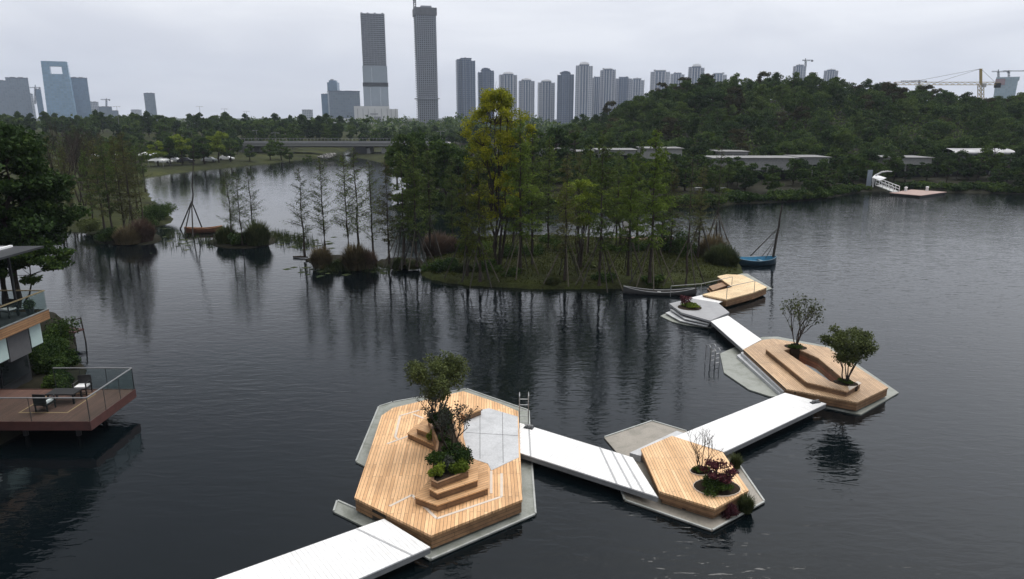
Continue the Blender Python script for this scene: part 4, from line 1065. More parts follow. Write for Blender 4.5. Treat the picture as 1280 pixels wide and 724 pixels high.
def spar(name, pa, pb_, Y, r0, r1):
    a = Vector(Q(*pa, Y)); b_ = Vector(Q(*pb_, Y + .3)); q = MB(pb[:2] + (-.15,)); 
    q.v = []; R = Matrix.Rotation(-.10, 4, 'Z')
    a = R @ (a - Vector((pb[0], pb[1], -.15))); b_ = R @ (b_ - Vector((pb[0], pb[1], -.15)))
    q = MB(); limb(q, a, b_, r0, r1, random.Random(4), .012, 5, 6); return q.build(name, M['pole_dark'], eb)
spar('mast', (966.5, 321), (978, 256), pb[1] + .2, .14, .07)
spar('boom', (938, 320), (971, 287), pb[1], .065, .045)
spar('strut', (952, 321), (969, 300), pb[1] - .3, .03, .03)
spar('strut', (957, 323), (967, 305), pb[1] - .4, .03, .03)
pc = P(824, 368, 0)
hull(5.8, .85, .30, plain('weathered_grey_boat', (0.06, 0.06, 0.06), .7, var=.3), plain('dark_boat_lining', (0.06, 0.055, 0.05), .8), plain('bleached_rim', (0.30, 0.30, 0.30), .6), 'long weathered grey canoe moored at the island edge', (pc[0], pc[1], -.05), -.12, 'canoe', seats=3, sheer=.35)
po = P(255, 291, 0)
eo = hull(4.4, 1.15, .6, plain('brown_boat_wood', (0.13, 0.055, 0.03), .6, var=.3), plain('dark_brown_lining', (0.05, 0.025, 0.018), .8), plain('orange_rim', (0.34, 0.14, 0.05), .5), 'reddish brown wooden boat by the reeds of the lily water', (po[0], po[1], -.05), .28, seats=2)
# tripod with tall pole standing by the brown boat
pt = P(240, 293, 0); e = tag(empty('tripod_pole', pt), 'tall dark pole on tripod legs standing in the shallow water by the brown boat', 'pole')
ap = Q(239.5, 252, pt[1])
q = MB(pt); limb(q, Vector(ap) - Vector((0, 0, .4)), Q(242, 178, pt[1]), .10, .04, random.Random(2), .01, 6, 6); q.build('mast', M['pole_dark'], e)
for (px, py, dy) in ((224, 286, 1.5), (253, 284, 1.5), (229, 295, -1.2), (241, 296, -.5)):
    f_ = P(px, py, 0); q = MB(pt); q.tube([(f_[0], f_[1], -.3), ap], [.085, .07], 6); q.build('leg', M['pole_dark'], e)
lg = P(376, 322, .05); q = MB(); q.tube([(-.8, .1, .05), (0, 0, .08), (.75, -.1, .06)], [.09, .11, .08], 8)
o = q.build('log', M['bark'], loc=lg); tag(o, 'dark log floating beside the first tree of the reed islet', 'log')

# ------------------------------------------------------------------ island and bank trees
CY = {}
CY['a'] = [('trunk', None)]
def proto(key, fn): CY[key] = fn()
CY['dense1'] = cypress(201, 11.5, 1.8, 2.6, 36, M['bark'], M['leaf_cyp'], rt=.13, leaf=.24)
CY['dense2'] = cypress(202, 12.0, 1.9, 3.0, 32, M['bark'], M['leaf_cyp'], rt=.14, leaf=.25)
CY['lime'] = cypress(203, 11.0, 1.8, 2.6, 40, M['bark'], M['leaf_cyp_lime'], rt=.13, leaf=.24)
CY['brown'] = cypress(204, 11.0, 1.8, 2.0, 26, M['bark'], M['leaf_cyp_brown'], rt=.13, leaf=.22)
CY['thin1'] = cypress(205, 8.0, 1.75, 1.6, 27, M['bark'], M['leaf_cyp'], rt=.10, leaf=.13, rises=(.35, .9), twig=8, every=100, updroop=.05)
CY['thin2'] = cypress(206, 9.0, 1.8, 1.8, 28, M['bark'], M['leaf_cyp'], rt=.11, leaf=.14, rises=(.3, .8), twig=8, every=105, updroop=.05)
CY['sparse'] = cypress(207, 10.0, 1.5, 3.5, 14, M['bark'], M['leaf_cyp'], rt=.10, leaf=.15, gap=.2, rises=(.3, .8), twig=6)
CY['yellow'] = cypress(208, 11.0, 1.8, 2.0, 34, M['bark'], M['leaf_cyp_yellow'], rt=.12, leaf=.23)
CYH = {'yellow': 11, 'dense1': 11.5, 'dense2': 12, 'lime': 11, 'brown': 11, 'thin1': 8, 'thin2': 9, 'sparse': 10}
def stakes(parent, n, h, spread, seed, s):
    """support poles lashed to the trunk"""
    rnd = random.Random(seed)
    for k in range(n):
        a = 2 * PI * k / n + rnd.uniform(-.4, .4); r = spread * rnd.uniform(.8, 1.2)
        q = MB(); q.tube([(math.cos(a) * r, math.sin(a) * r, -.15), (math.cos(a + .4) * .1, math.sin(a + .4) * .1, h * rnd.uniform(.9, 1.15))], [.05 / s * 1.0, .04 / s], 5)
        q.build('support_pole', M['pole'] if rnd.random() < .5 else M['pole_dark'], parent)
def tree_at(key, px, py, ptop, label, group, zb=.5, st=0, seed=0, wide=1.0, cat='tree', name='cypress_tree'):
    p = P(px, py, zb); top = Q(px, ptop, p[1])[2]
    s = (top - zb) / CYH[key]
    tm, cm = CY[key]
    e = place(name, [('trunk', tm), ('crown', cm)], p, s * wide, (px * 1.7) % 6.28, label, cat, group, sz=s)
    if st: stakes(e, st, 3.6 / s, 1.75 / (s * wide), seed + int(px), s)
    return e
GI = 'feathery trees on the grassy island'
for a in [
    ('dense1', 521, 333, 178, 'dark feathery tree at the outer end of the muddy spit, propped by many leaning poles', 7),
    ('dense2', 506, 331, 190, 'slimmer feathery tree on the muddy spit beside the propped one', 6),
    ('brown', 487, 330, 200, 'thin brownish feathery tree at the reed side of the muddy spit', 0),
    ('yellow', 600, 352, 186, 'feathery tree in front of the tall yellow tree, with pole props at the water edge', 5),
    ('lime', 650, 342, 148, 'tall feathery tree immediately right of the yellow tree', 5),
    ('dense2', 665, 333, 156, 'tall feathery tree between the yellow tree and the small round tree', 0),
    ('dense1', 685, 312, 170, 'feathery tree behind the small round tree on the grass', 0),
    ('dense1', 749, 357, 163, 'tall feathery tree with pole props standing before the small round tree', 6),
    ('dense2', 770, 312, 186, 'feathery tree on the far bank of the island behind the red landing', 4),
    ('dense1', 795, 314, 176, 'dark feathery tree with a straight bare stem near the far edge of the island', 5),
    ('lime', 812, 353, 160, 'brightest feathery tree, with crossed pole props by the grey canoe', 6),
    ('brown', 838, 318, 205, 'brownish feathery tree above the dark shrubs near the reed hill', 0),
    ('sparse', 857, 357, 190, 'nearly bare slim tree at the grass edge above the grey canoe', 4),
    ('sparse', 894, 312, 178, 'sparse tall tree over the reed clump, ringed with pole props', 8),
    ('brown', 722, 306, 188, 'brownish feathery tree behind the fork of the small round tree', 3),
    ('dense1', 566, 310, 196, 'dark feathery tree behind the reddish reeds', 0),
    ('dense2', 538, 322, 186, 'dark feathery tree at the spit end of the grassy island', 4),
    ('yellow', 584, 345, 205, 'brown tinged feathery tree at the water edge before the reddish reeds', 5),
    ('dense1', 642, 318, 172, 'dark feathery tree tucked behind the yellow tree', 0),
    ('brown', 706, 350, 190, 'brown tinged feathery tree at the water edge before the small round tree', 6),
    ('dense2', 735, 318, 178, 'dark feathery tree just behind the propped tall one', 5),
    ('lime', 785, 345, 196, 'bright feathery tree on the grass between the two propped ones', 5),
    ('dense1', 826, 322, 184, 'dark feathery tree rising from the dark high shrub', 0),
    ('brown', 872, 324, 206, 'brown tinged feathery tree over the dry reeds', 4),
]: tree_at(*a[:5], GI, .6, a[5], wide=1.0)
GL = 'feathery trees by the big dark tree'
for a in [
    ('brown', 131, 290, 172, 'feathery tree nearest the big dark tree on the muddy point'),
    ('dense2', 142, 299, 180, 'darker feathery tree in the middle of the muddy point'),
    ('brown', 157, 296, 168, 'tall brown tinged feathery tree beside the dark middle one'),
    ('brown', 168, 298, 163, 'tallest feathery tree of the muddy point, propped with two pale poles'),
    ('sparse', 180, 284, 186, 'bare slim tree at the channel side of the muddy point'),
    ('dense1', 118, 285, 186, 'feathery tree half hidden behind the big dark tree')]:
    tree_at(*a, GL, .3, 3 if 'propped' in a[4] else 0)
GR = 'open feathery trees on the reed islets'
for a in [
    ('thin1', 291, 303, 212, 'open feathery tree at the boat side of the smaller reed islet'),
    ('thin2', 303, 306, 214, 'middle feathery tree of the smaller reed islet, slightly bent'),
    ('thin1', 317, 297, 206, 'feathery tree above the biggest clump of the smaller reed islet'),
    ('thin1', 381, 322, 210, 'lone feathery tree standing by the floating log'),
    ('thin2', 407, 318, 197, 'feathery tree rising from the first reed clump after the log'),
    ('thin2', 436, 322, 193, 'feathery tree between the two reed clumps of the larger islet'),
    ('thin1', 449, 318, 184, 'tallest open feathery tree above the larger reed clump'),
    ('thin1', 467, 325, 200, 'feathery tree at the last tip of the larger reed islet')]:
    tree_at(*a, GR, .25)
GB = 'thin brownish trees on the left shore'
for i, (px, py, pt_, k, lb) in enumerate([
    (72, 262, 168, 'brown', 'thin brownish tree closest to the big dark crown on the left shore'), (90, 272, 182, 'brown', 'thin brownish tree at the grassy shore, second from the big crown'),
    (104, 240, 160, 'thin2', 'open twiggy tree behind the leafless trees'), (116, 262, 172, 'brown', 'thin brownish tree behind the muddy point, near the leafless trees'),
    (136, 252, 166, 'brown', 'thin brownish tree behind the middle of the muddy point'), (150, 268, 176, 'dense2', 'dark feathery tree on the shore behind the muddy point'),
    (160, 246, 168, 'brown', 'thin brownish tree near the channel behind the muddy point'), (172, 262, 172, 'thin2', 'open twiggy tree behind the reddish reeds of the muddy point'),
    (182, 240, 180, 'thin1', 'small open twiggy tree on the channel bank'), (126, 236, 170, 'thin2', 'open twiggy tree far back on the grass'), (84, 240, 165, 'dense2', 'dark feathery tree far back beside the leafless trees')]):
    tree_at(k, px, py, pt_, lb, GB, .8, 0)
# tall yellow tree
py_ = P(622, 332, .7); tp = Q(618, 104, py_[1])[2] - .7
tm, cm = broadleaf(301, tp, 3.25, tp * .24, 170, 190, .18, M['bark'], M['leaf_yellow'], rt=.14, stems=5, shape='two_tier', clump=.19, flat=.7, twigs=True, sparse=.75)
place('tree', [('trunk', tm), ('crown', cm)], py_, 1.0, 0.0, 'tallest tree on the island with bright yellow green leaves', 'tree')
tm, cm = broadleaf(302, 8.6, 2.3, 4.3, 34, 240, .19, M['bark'], M['leaf_lime'], rt=.09, stems=6, shape='round', clump=.3, flat=.6)
place('tree', [('trunk', tm), ('crown', cm)], P(724, 335, .7), .92, 0.7, 'small round topped tree with fanning stems on the island grass', 'tree')
tm, cm = broadleaf(303, 6.0, 1.9, 2.3, 24, 240, .19, M['bark'], M['leaf_lime'], rt=.08, stems=3, shape='round', clump=.3, flat=.6)
place('tree', [('trunk', tm), ('crown', cm)], P(775, 306, .7), 1.0, 0.2, 'low yellowish round tree behind the red landing', 'tree')
# shrubs and reeds of the island and islets
for i, (px, py, R, Hh, kind, m_, lb) in enumerate([
    (546, 318, 1.7, 2.9, 'r', 'reed_red', 'tall reddish dry reeds at the spit end of the grassy island'),
    (560, 316, 1.5, 2.4, 'r', 'reed_red', 'lower reddish reeds leaning towards the yellow tree'),
    (583, 318, 1.9, 2.4, 's', 'leaf_dark', 'dark bush between the reddish reeds and the yellow tree'),
    (604, 322, 1.6, 1.9, 's', 'leaf_mid', 'green bush at the foot of the yellow tree'),
    (632, 324, 1.5, 1.7, 's', 'leaf_dark', 'dark bush behind the stems of the yellow tree'),
    (686, 305, 1.5, 1.4, 's', 'leaf_mid', 'rounded bush on the far edge of the grass by the water'),
    (838, 318, 2.0, 3.0, 's', 'leaf_dark', 'dark high shrub next to the reed hill'),
    (858, 322, 1.8, 2.6, 's', 'leaf_dark', 'dark shrub touching the reed hill'),
    (902, 330, 2.3, 2.4, 'r', 'reed_green', 'large domed reed clump beside the blue boat'),
    (890, 322, 1.8, 3.0, 'r', 'reed_dry', 'dry reeds behind the domed reed clump'),
    (770, 318, 1.5, 1.3, 's', 'leaf_dark', 'low dark bush in front of the red landing'),
    (735, 338, 1.0, 1.0, 's', 'leaf_olive', 'small tufty bush in the island grass'),
    (540, 336, 1.2, 1.1, 's', 'leaf_dark', 'low dark bush at the tip of the grassy island'),
    (556, 338, 1.6, 1.3, 's', 'leaf_dark', 'dark bush on the front bank below the reddish reeds'),
    (580, 340, 1.4, 1.2, 'r', 'reed_green', 'green reeds on the front bank below the yellow tree'),
    (612, 340, 1.6, 1.4, 's', 'leaf_dark', 'dark bush on the front bank under the yellow tree'),
    (640, 345, 1.3, 1.1, 's', 'leaf_mid', 'green bush on the front bank right after the yellow tree'),
    (664, 322, 1.5, 1.6, 's', 'leaf_dark', 'dark bush under the tall feathery trees mid island'),
    (704, 316, 1.6, 1.5, 's', 'leaf_dark', 'dark bush behind the fanning stems'),
    (690, 352, 1.2, .8, 'r', 'reed_green', 'low reeds at the front water edge mid island'),
    (755, 350, 1.3, .9, 's', 'leaf_dark', 'low dark bush around the foot of the propped tall tree'),
    (800, 316, 1.5, 1.5, 's', 'leaf_dark', 'dark bush on the far edge by the bare stemmed tree'),
    (816, 352, 1.1, .8, 's', 'leaf_dark', 'low dark bush at the crossed pole props'),
    (500, 330, 1.3, 1.0, 'r', 'reed_green', 'low green reeds on the muddy spit'),
    (516, 332, 1.0, .9, 'r', 'reed_green', 'low green reeds at the outer end of the muddy spit'),
    (284, 300, 1.7, 2.1, 'r', 'reed_green', 'green reed clump between the brown boat and the thin trees'),
    (296, 303, 1.5, 1.9, 's', 'leaf_dark', 'dark bush on the smaller reed islet'),
    (322, 302, 1.9, 2.9, 'r', 'reed_green', 'largest reed clump of the smaller islet'),
    (402, 330, 1.35, 2.2, 'r', 'reed_dry', 'domed dry reed clump after the floating log'),
    (445, 332, 1.7, 2.6, 'r', 'reed_dry', 'biggest dry reed clump on the larger islet'),
    (460, 331, 1.2, 1.9, 'r', 'reed_red', 'reddish reed clump at the tip of the larger islet'),
    (424, 330, 1.2, .8, 'r', 'reed_green', 'low green reeds between the two dry clumps'),
    (135, 299, 2.0, 1.7, 's', 'leaf_dark', 'dark low bush on the muddy point under the feathery trees'),
    (160, 301, 2.0, 2.2, 'r', 'reed_dry', 'dry reeds on the muddy point'),
    (178, 298, 1.8, 2.8, 'r', 'reed_red', 'reddish reeds at the channel end of the muddy point'),
    (192, 278, 2.2, 3.2, 's', 'leaf_dark', 'dark bush on the bank beyond the muddy point'),
    (207, 272, 2.2, 2.2, 's', 'leaf_dark', 'round dark bush at the very edge of the channel'),
    (112, 288, 2.4, 2.0, 's', 'leaf_olive', 'olive bush on the grassy shore by the big dark tree')]):
    p = P(px, py, .45)
    me = reeds(320 + i, R, Hh, int(2600 * R / 1.6), M[m_]) if kind == 'r' else shrub(320 + i, R, Hh, int(2600 * R / 1.5), .17, M[m_])
    put('reed_clump' if kind == 'r' else 'bush', me, (p[0], p[1], .15 if kind == 'r' else .25), label=lb, cat='reeds' if kind == 'r' else 'bush', group='reed clumps and bushes on the islands')
# emergent reeds and lily pads: nobody could count them
rng = np.random.default_rng(77); Vs = []; Fs = []; nb_ = 0
for cx, cy_, rx, ry, n in ((362, 300, 26, 4, 90), (345, 296, 16, 3, 70), (220, 296, 16, 5, 30), (262, 303, 18, 4, 40), (420, 338, 30, 3, 60), (478, 338, 14, 3, 30), (215, 308, 20, 6, 18), (380, 306, 18, 4, 40)):
    for _ in range(n):
        p = P(cx + rng.normal() * rx * .6, cy_ + rng.normal() * ry * .6, 0)
        for k in range(5):
            a = rng.uniform(0, 6.28); h = rng.uniform(.3, .95); dx, dy = math.cos(a) * .05, math.sin(a) * .05
            ox, oy = rng.normal() * .12, rng.normal() * .12
            Vs += [(p[0] + ox - dy * .5, p[1] + oy + dx * .5, -.05), (p[0] + ox + dy * .5, p[1] + oy - dx * .5, -.05), (p[0] + ox + dx * 3 + dy * .1, p[1] + oy + dy * 3, h), (p[0] + ox + dx * 3 - dy * .1, p[1] + oy + dy * 3, h)]
            Fs.append((nb_, nb_ + 1, nb_ + 2, nb_ + 3)); nb_ += 4
        if rng.random() < .5:
            r = rng.uniform(.15, .5); q = P(cx + rng.normal() * rx, cy_ + rng.normal() * ry, 0)
            Vs += [(q[0] - r, q[1] - r * .2, .012), (q[0] + r * .1, q[1] - r, .012), (q[0] + r, q[1] + r * .2, .012), (q[0] - r * .1, q[1] + r, .012)]
            Fs.append((nb_, nb_ + 1, nb_ + 2, nb_ + 3)); nb_ += 4
o = link('water_plants', mesh_np('water_plants', Vs, Fs, M['reed_green'])); tag(o, 'sparse reeds and floating leaves in the shallows round the islets', 'water plants', kind='stuff')
# grass blades on the main island so the turf is not smooth
pl, hI = ISL[0]; c = Vector((sum(p[0] for p in pl) / len(pl), sum(p[1] for p in pl) / len(pl)))
X = rng.uniform(-14, 26, 60000); Y = rng.uniform(54, 86, 60000); d = sdist([tuple(p) for p in pl], X, Y)
k = d > .3; X, Y, d = X[k], Y[k], d[k]
Z = hI * np.clip(.42 + d * .16, 0, .98)
V_, F_ = leaves_np(np.stack([X, Y, Z + .06], 1), .20, rng, .35, dirs=np.tile(np.array([[0, 0, 1.0]]), (len(X), 1)))
o = link('grass', mesh_np('grass', V_, F_, leafmat('grass_blades', (0.022, 0.024, 0.010), (0.042, 0.050, 0.014), (0.065, 0.072, 0.02), .3, .25))); tag(o, 'rough short grass covering the island', 'grass', kind='stuff')
# red landing and white board behind the island
o3 = P(800, 299, .3); e = tag(empty('landing_stage', (o3[0], o3[1], 0)), 'low reddish timber landing at the water behind the island trees', 'landing')
q = MB(); q.box((0, 0, .35), (7.5, 1.5, .14)); q.build('decking', plain('red_boards', (0.11, 0.04, 0.025), .6, var=.25), e)
for k in (-3, -1, 1, 3):
    q = MB(); q.tube([(k, -.5, -.5), (k, -.5, .278)], .08, 6); q.build('pile', M['pole_dark'], e)
o3 = P(783, 297, .4); e = tag(empty('notice_board', (o3[0], o3[1] + .6, .42)), 'small white upright board on the red landing', 'board')
q = MB(); q.box((0, 0, 1.0), (.75, .06, 1.5)); q.build('panel', M['offwhite'], e)
for s_1 in (-1, 1):
    q = MB(); q.box((s_1 * .3, .045, .62), (.05, .03, 1.24)); q.build('post', M['steelbeam'], e)

# ------------------------------------------------------------------ woods
def crown_tree(seed, H, R, base, n, per, leaf, lm, shape='round', flat=.6):
    """far tree as one mesh: trunk, limbs and leaves"""
    tm, cm = broadleaf(seed, H, R, base, n, per, leaf, M['bark'], lm, rt=.2, shape=shape, clump=.34, flat=flat)
    nv = len(tm.vertices)
    me = bpy.data.meshes.new('tree')
    V = np.empty(len(cm.vertices) * 3, np.float32); cm.vertices.foreach_get('co', V)
    U = np.empty(nv * 3, np.float32); tm.vertices.foreach_get('co', U)
    fs = [tuple(p.vertices) for p in tm.polygons]; nt = len(fs)
    fs += [tuple(nv + i for i in p.vertices) for p in cm.polygons]
    me.from_pydata(np.concatenate([U, V]).reshape(-1, 3).tolist(), [], fs)
    me.materials.append(M['bark']); me.materials.append(lm)
    me.polygons.foreach_set('material_index', [0] * nt + [1] * (len(fs) - nt)); me.update()
    bpy.data.meshes.remove(tm); bpy.data.meshes.remove(cm)
    return me
HP = [crown_tree(401, 9, 3.6, 1.6, 34, 130, .46, M['leaf_hill']), crown_tree(402, 10, 3.2, 1.8, 36, 120, .46, M['leaf_hill'], 'tall'),
      crown_tree(403, 8.5, 4.0, 1.5, 36, 125, .46, M['leaf_hill'], flat=.45), crown_tree(404, 9.5, 3.4, 1.6, 34, 125, .45, M['leaf_dark']),
      crown_tree(405, 10, 3.2, 1.5, 32, 110, .45, M['leaf_hill_brown'], flat=.6), crown_tree(406, 8, 3.4, 1.4, 32, 120, .45, M['leaf_mid'], flat=.5)]
HL = ['rounded green tree in the dense wood covering the hill', 'tall crowned green tree in the dense wood covering the hill', 'broad spreading tree in the dense wood covering the hill',
      'very dark tree in the dense wood covering the hill', 'brownish tree in the dense wood covering the hill', 'lighter green tree in the dense wood covering the hill']
rnd = random.Random(9)
def scatter(n, region, mind, rnd, hgt=None, tries=20000):
    out = []
    for _ in range(tries):
        if len(out) >= n: break
        x, y = region(rnd)
        if all((x - a) ** 2 + (y - b) ** 2 > mind(y) ** 2 for a, b in out): out.append((x, y))
    return out
def rhill(r):
    while True:
        y = 163 + 100 * r.random() ** .9; x = r.uniform(5, 215)
        if x / y < .80 and hill(np.array([x]), np.array([y]))[0] > .25: return x, y
hp = scatter(300, rhill, lambda y: 4.9 if y < 225 else 4.3, rnd)
for x, y in hp:
    k = rnd.choice((0, 0, 1, 2, 2, 3, 3, 4, 5)); s = rnd.uniform(.64, .96)
    put('hill_tree', HP[k], (x, y, gz(x, y) - .2), s, rnd.uniform(0, 6.28), HL[k], 'tree', 'trees of the wooded hill', sz=s * rnd.uniform(.85, 1.1))
# undergrowth between the hill trees
X = []; rng = np.random.default_rng(12)
xx = rng.uniform(0, 235, 15000); yy = rng.uniform(158, 285, 15000); hh = hill(xx, yy); kk = hh > .2
xx, yy = xx[kk], yy[kk]; zz = ground_z(xx, yy)
pts = np.stack([xx, yy, zz + rng.uniform(.2, 4.2, len(xx))], 1); pts = np.repeat(pts, 7, 0) + rng.normal(size=(len(pts) * 7, 3)) * np.array([.9, .9, .6])
V_, F_ = leaves_np(pts, .62, rng, .6, up=.3)
o = link('undergrowth', mesh_np('undergrowth', V_, F_, M['leaf_hill'])); tag(o, 'dark undergrowth filling the gaps between the hill trees', 'undergrowth', kind='stuff')

# shore belt on the right: trees and bushes between the pavilions
BP = [crown_tree(421, 6.5, 2.6, 1.4, 22, 120, .40, M['leaf_dark']), crown_tree(422, 5.2, 2.6, 1.0, 20, 120, .38, M['leaf_dark'], flat=.45), crown_tree(423, 7.5, 2.2, 1.8, 22, 110, .38, M['leaf_mid'])]
BL = ['rounded dark tree in the planting along the far shore', 'low spreading dark tree in the planting along the far shore', 'taller mid green tree in the planting along the far shore']
def in_land(x, y): return gz(x, y) > .45
def rshore(r):
    while True:
        x = r.uniform(-22, 130); y = r.uniform(122, 163)
        if in_land(x, y) and x / y < .78: return x, y
PAV = [  # px0, px1, roof top row, roof bottom row, distance, label, columns
    (640, 714, 187.5, 193.5, 152, 'low pavilion with a thin white roof edge behind the yellow tree'),
    (716, 745, 190, 193, 156, 'small flat canopy between the two thin white roofs'),
    (748, 795, 188, 194, 152, 'low white roofed pavilion behind the brightest feathery trees'),
    (805, 852, 186, 200, 158, 'grey walled pavilion half hidden behind the reed hill trees'),
    (893, 996, 198, 213, 146, 'white fronted pavilion with a deep shaded opening above the shrubs'),
    (1000, 1036, 197, 206, 150, 'narrow pale pavilion beside the deep shaded one'),
    (1106, 1164, 197.5, 206, 152, 'grey flat roofed pavilion behind the curved jetty canopy'),
    (1194, 1270, 186.5, 192, 158, 'pavilion with a gleaming rounded metal roof up on the far shore'),
    (900, 935, 190, 193.5, 163, 'flat roofed hut on the slope behind the white fronted pavilion')]
def clear(x, y):
    for a in PAV:
        x0, x1 = (a[0] - 640) / F * a[4] * 1.0, (a[1] - 640) / F * a[4]
        if x0 - 2 < x < x1 + 2 and a[4] - 2.0 < y < a[4] + 9: return False
        if x0 + 1 < x < x1 - 1 and a[4] - 22 < y < a[4] and (x * 13.7 + y * 7.1) % 1 > (.45 if a[0] > 880 else .85): return False
    if 74 < x < 92 and 125 < y < 141: return False
    return True
bp = [q for q in scatter(300, rshore, lambda y: 2.7, rnd) if clear(*q)]
for x, y in bp:
    k = rnd.choice((0, 0, 1, 1, 1, 2)); s = rnd.uniform(.6, 1.05)
    if y < 150 and k != 1: s *= .8
    put('shore_tree', BP[k], (x, y, gz(x, y) - .1), s, rnd.uniform(0, 6.28), BL[k], 'tree', 'trees along the far shore')
# dark trees behind the spit, standing close to the far shore
for i, (px, py, pt_, k) in enumerate([(508, 247, 163, 2), (522, 246, 166, 0), (538, 250, 172, 2), (556, 250, 178, 0), (574, 251, 186, 1), (590, 250, 180, 0), (640, 236, 165, 0), (668, 230, 158, 2), (694, 226, 160, 0), (718, 224, 158, 1), (496, 236, 176, 2), (548, 228, 170, 0), (600, 226, 172, 0), (628, 222, 168, 2)]):
    p = P(px, py, .8); tz = Q(px, pt_, p[1])[2]; s = (tz - .8) / (6.5, 5.2, 7.5)[k]
    put('shore_tree', BP[k], (p[0], p[1], .5), s * .82, i * 1.3, ('dense dark tree rising tall at the far shore behind the feathery trees', 'wide dark tree at the far shore behind the feathery trees', 'tall loose tree at the far shore behind the feathery trees')[k], 'tree', 'tall trees at the far shore behind the island', sz=s)
# low shore bushes
SB = [shrub(431, 1.5, 1.2, 700, .28, M['leaf_dark']), shrub(432, 1.6, 1.1, 700, .28, M['leaf_mid'])]
for i in range(170):
    px = 500 + i * 4.7 + rnd.uniform(-3, 3); py = 252 if px < 560 else (256 if px < 900 else np.interp(px, [900, 1000, 1040, 1080, 1120, 1300], [253, 249, 244.5, 238, 236, 241]))
    if 1088 < px < 1125: continue
    p = P(px, py - rnd.uniform(-.2, .8), .3); k = rnd.random() < .3
    put('bush', SB[int(k)], (p[0], p[1] + rnd.uniform(-.3, 2.5), .2), rnd.uniform(.7, 1.6), rnd.uniform(0, 6.28), ('dark bush overhanging the water along the far shore', 'green bush overhanging the water along the far shore')[int(k)], 'bush', 'bushes along the far shore')
for i, (px, py, R, m_, lb) in enumerate([(975, 245, 2.6, 'leaf_lime', 'bright green flower bed bush on the far shore below the white fronted pavilion'), (1000, 246, 2.4, 'leaf_olive', 'pale flowering bush next to the bright flower bed'), (905, 242, 2.0, 'leaf_lime', 'bright clipped strip of planting by the thin white wall on the far shore')]):
    p = P(px, py, .6); put('bush', shrub(440 + i, R, 1.1, 1200, .22, M[m_]), (p[0], p[1], .5), label=lb, cat='bush')
p = P(888, 240, .8); q = MB(); q.box((0, 0, .35), (5.5, .5, .7)); q.box((0, 0, .74), (5.7, .7, .08)); o = q.build('garden_wall', M['offwhite'], loc=(p[0], p[1], .8)); tag(o, 'low white garden wall at the far shore by the bright clipped planting', 'wall')

M['pav_edge'] = plain('pavilion_roof_edge', (.15, .15, .15), .7, var=.4, scale=.5); M['pav_wall'] = plain('pavilion_wall', (.27, .27, .27), .7, var=.2)
M['pav_glass'] = plain('pavilion_glass', (0.02, 0.024, 0.026), .12, var=.3)
for i, (x0, x1, r0, r1, D, lb) in enumerate(PAV):
    a = Q(x0, r0, D); b_ = Q(x1, r1, D); ca = ((a[0] + b_[0]) / 2, D + 4, 0); w_ = b_[0] - a[0]; g0 = gz(ca[0], D + 2) - .3
    e = tag(empty('pavilion', (ca[0], ca[1], g0)), lb, 'pavilion', 'pavilions on the far shore')
    top = a[2] - g0; bot = b_[2] - g0; org = (0, 0, 0)
    white = M['pav_wall'] if i not in (3, 6) else M['grey']
    if i == 7:
        q = MB(); n_ = 14
        for k in range(n_):
            u0 = PI * k / n_; u1 = PI * (k + 1) / n_
            y0, z0 = -math.cos(u0) * 4, bot + math.sin(u0) * (top - bot); y1, z1 = -math.cos(u1) * 4, bot + math.sin(u1) * (top - bot)
            q.add([(-w_ / 2, y0, z0), (w_ / 2, y0, z0), (w_ / 2, y1, z1), (-w_ / 2, y1, z1)], [(0, 1, 2, 3)])
        q.box((0, 0, bot - .1), (w_, 8, .2)); q.build('roof', plain('bright_metal_roof', (.22, .22, .23), .45, .3, var=.4, scale=.6), e)
    else:
        q = MB(); q.box((0, 0, (top + bot) / 2), (w_, 8, max(.3, top - bot))); q.build('roof', white, e)
        q = MB(); q.box((0, 0, top + .06), (w_ + .8, 8.8, .12)); q.build('roof_edge', M['pav_edge'], e)
    hb = min(top, bot) - (0 if i != 7 else .2)
    q = MB(); q.box((0, 1.2, hb / 2), (w_ * .94, 5, hb - .02)); q.build('glazing', M['pav_glass'], e)
    nc = max(2, int(w_ / 4.5))
    for k in range(nc + 1):
        q = MB(); q.box((-w_ * .47 + w_ * .94 * k / nc, -3.3, hb / 2), (.4 if i == 4 else .22, .3, hb - .01)); q.build('column', white, e)

# jetty with curved canopy
p = P(1147, 240.5, .35); jz = .42
pts = poly([(1111.5, 241), (1140, 237), (1183.5, 240), (1151, 244.5)], jz); jo = cen(pts)
e = tag(empty('floating_jetty', jo), 'pinkish boarded floating jetty off the far shore', 'jetty')
q = MB(jo); q.prism(pts, jz - .1, jz); q.build('decking', plain('pinkish_boards', (.30, .20, .175), .7, var=.15), e)
q = MB(jo); q.prism(grow(pts, -.15), -.3, jz - .105); q.build('float', M['black'], e)
for px, py in ((1132, 239), (1158.6, 238.5)):
    c = P(px, py, jz); b0 = tag(empty('bollard', c), 'white bollard on the pinkish jetty, ' + ('nearer its gangway' if px < 1140 else 'towards its open end'), 'bollard')
    q = MB(); q.tube([(0, 0, .002), (0, 0, .5), (0, 0, .58)], [.24, .24, .15], 10); q.build('post', M['white'], b0)
    q = MB(); q.tube([(0, 0, .58), (0, 0, .75), (0, 0, .82)], [.30, .28, .1], 10); q.build('cap', M['white'], b0)
c0 = Vector(P(1120, 240, .45)); c1 = Vector(Q(1098, 231.5, c0.y + 3.5))
e = tag(empty('gangway', tuple(c0)), 'slim white railed gangway leading from the far shore down to the pinkish jetty', 'gangway')
d = c1 - c0; s_v = Vector((-d.y, d.x, 0)).normalized() * .8
q = MB(tuple(c0)); q.bar(c0, c1, 1.6, .1); q.build('tread', M['offwhite'], e)
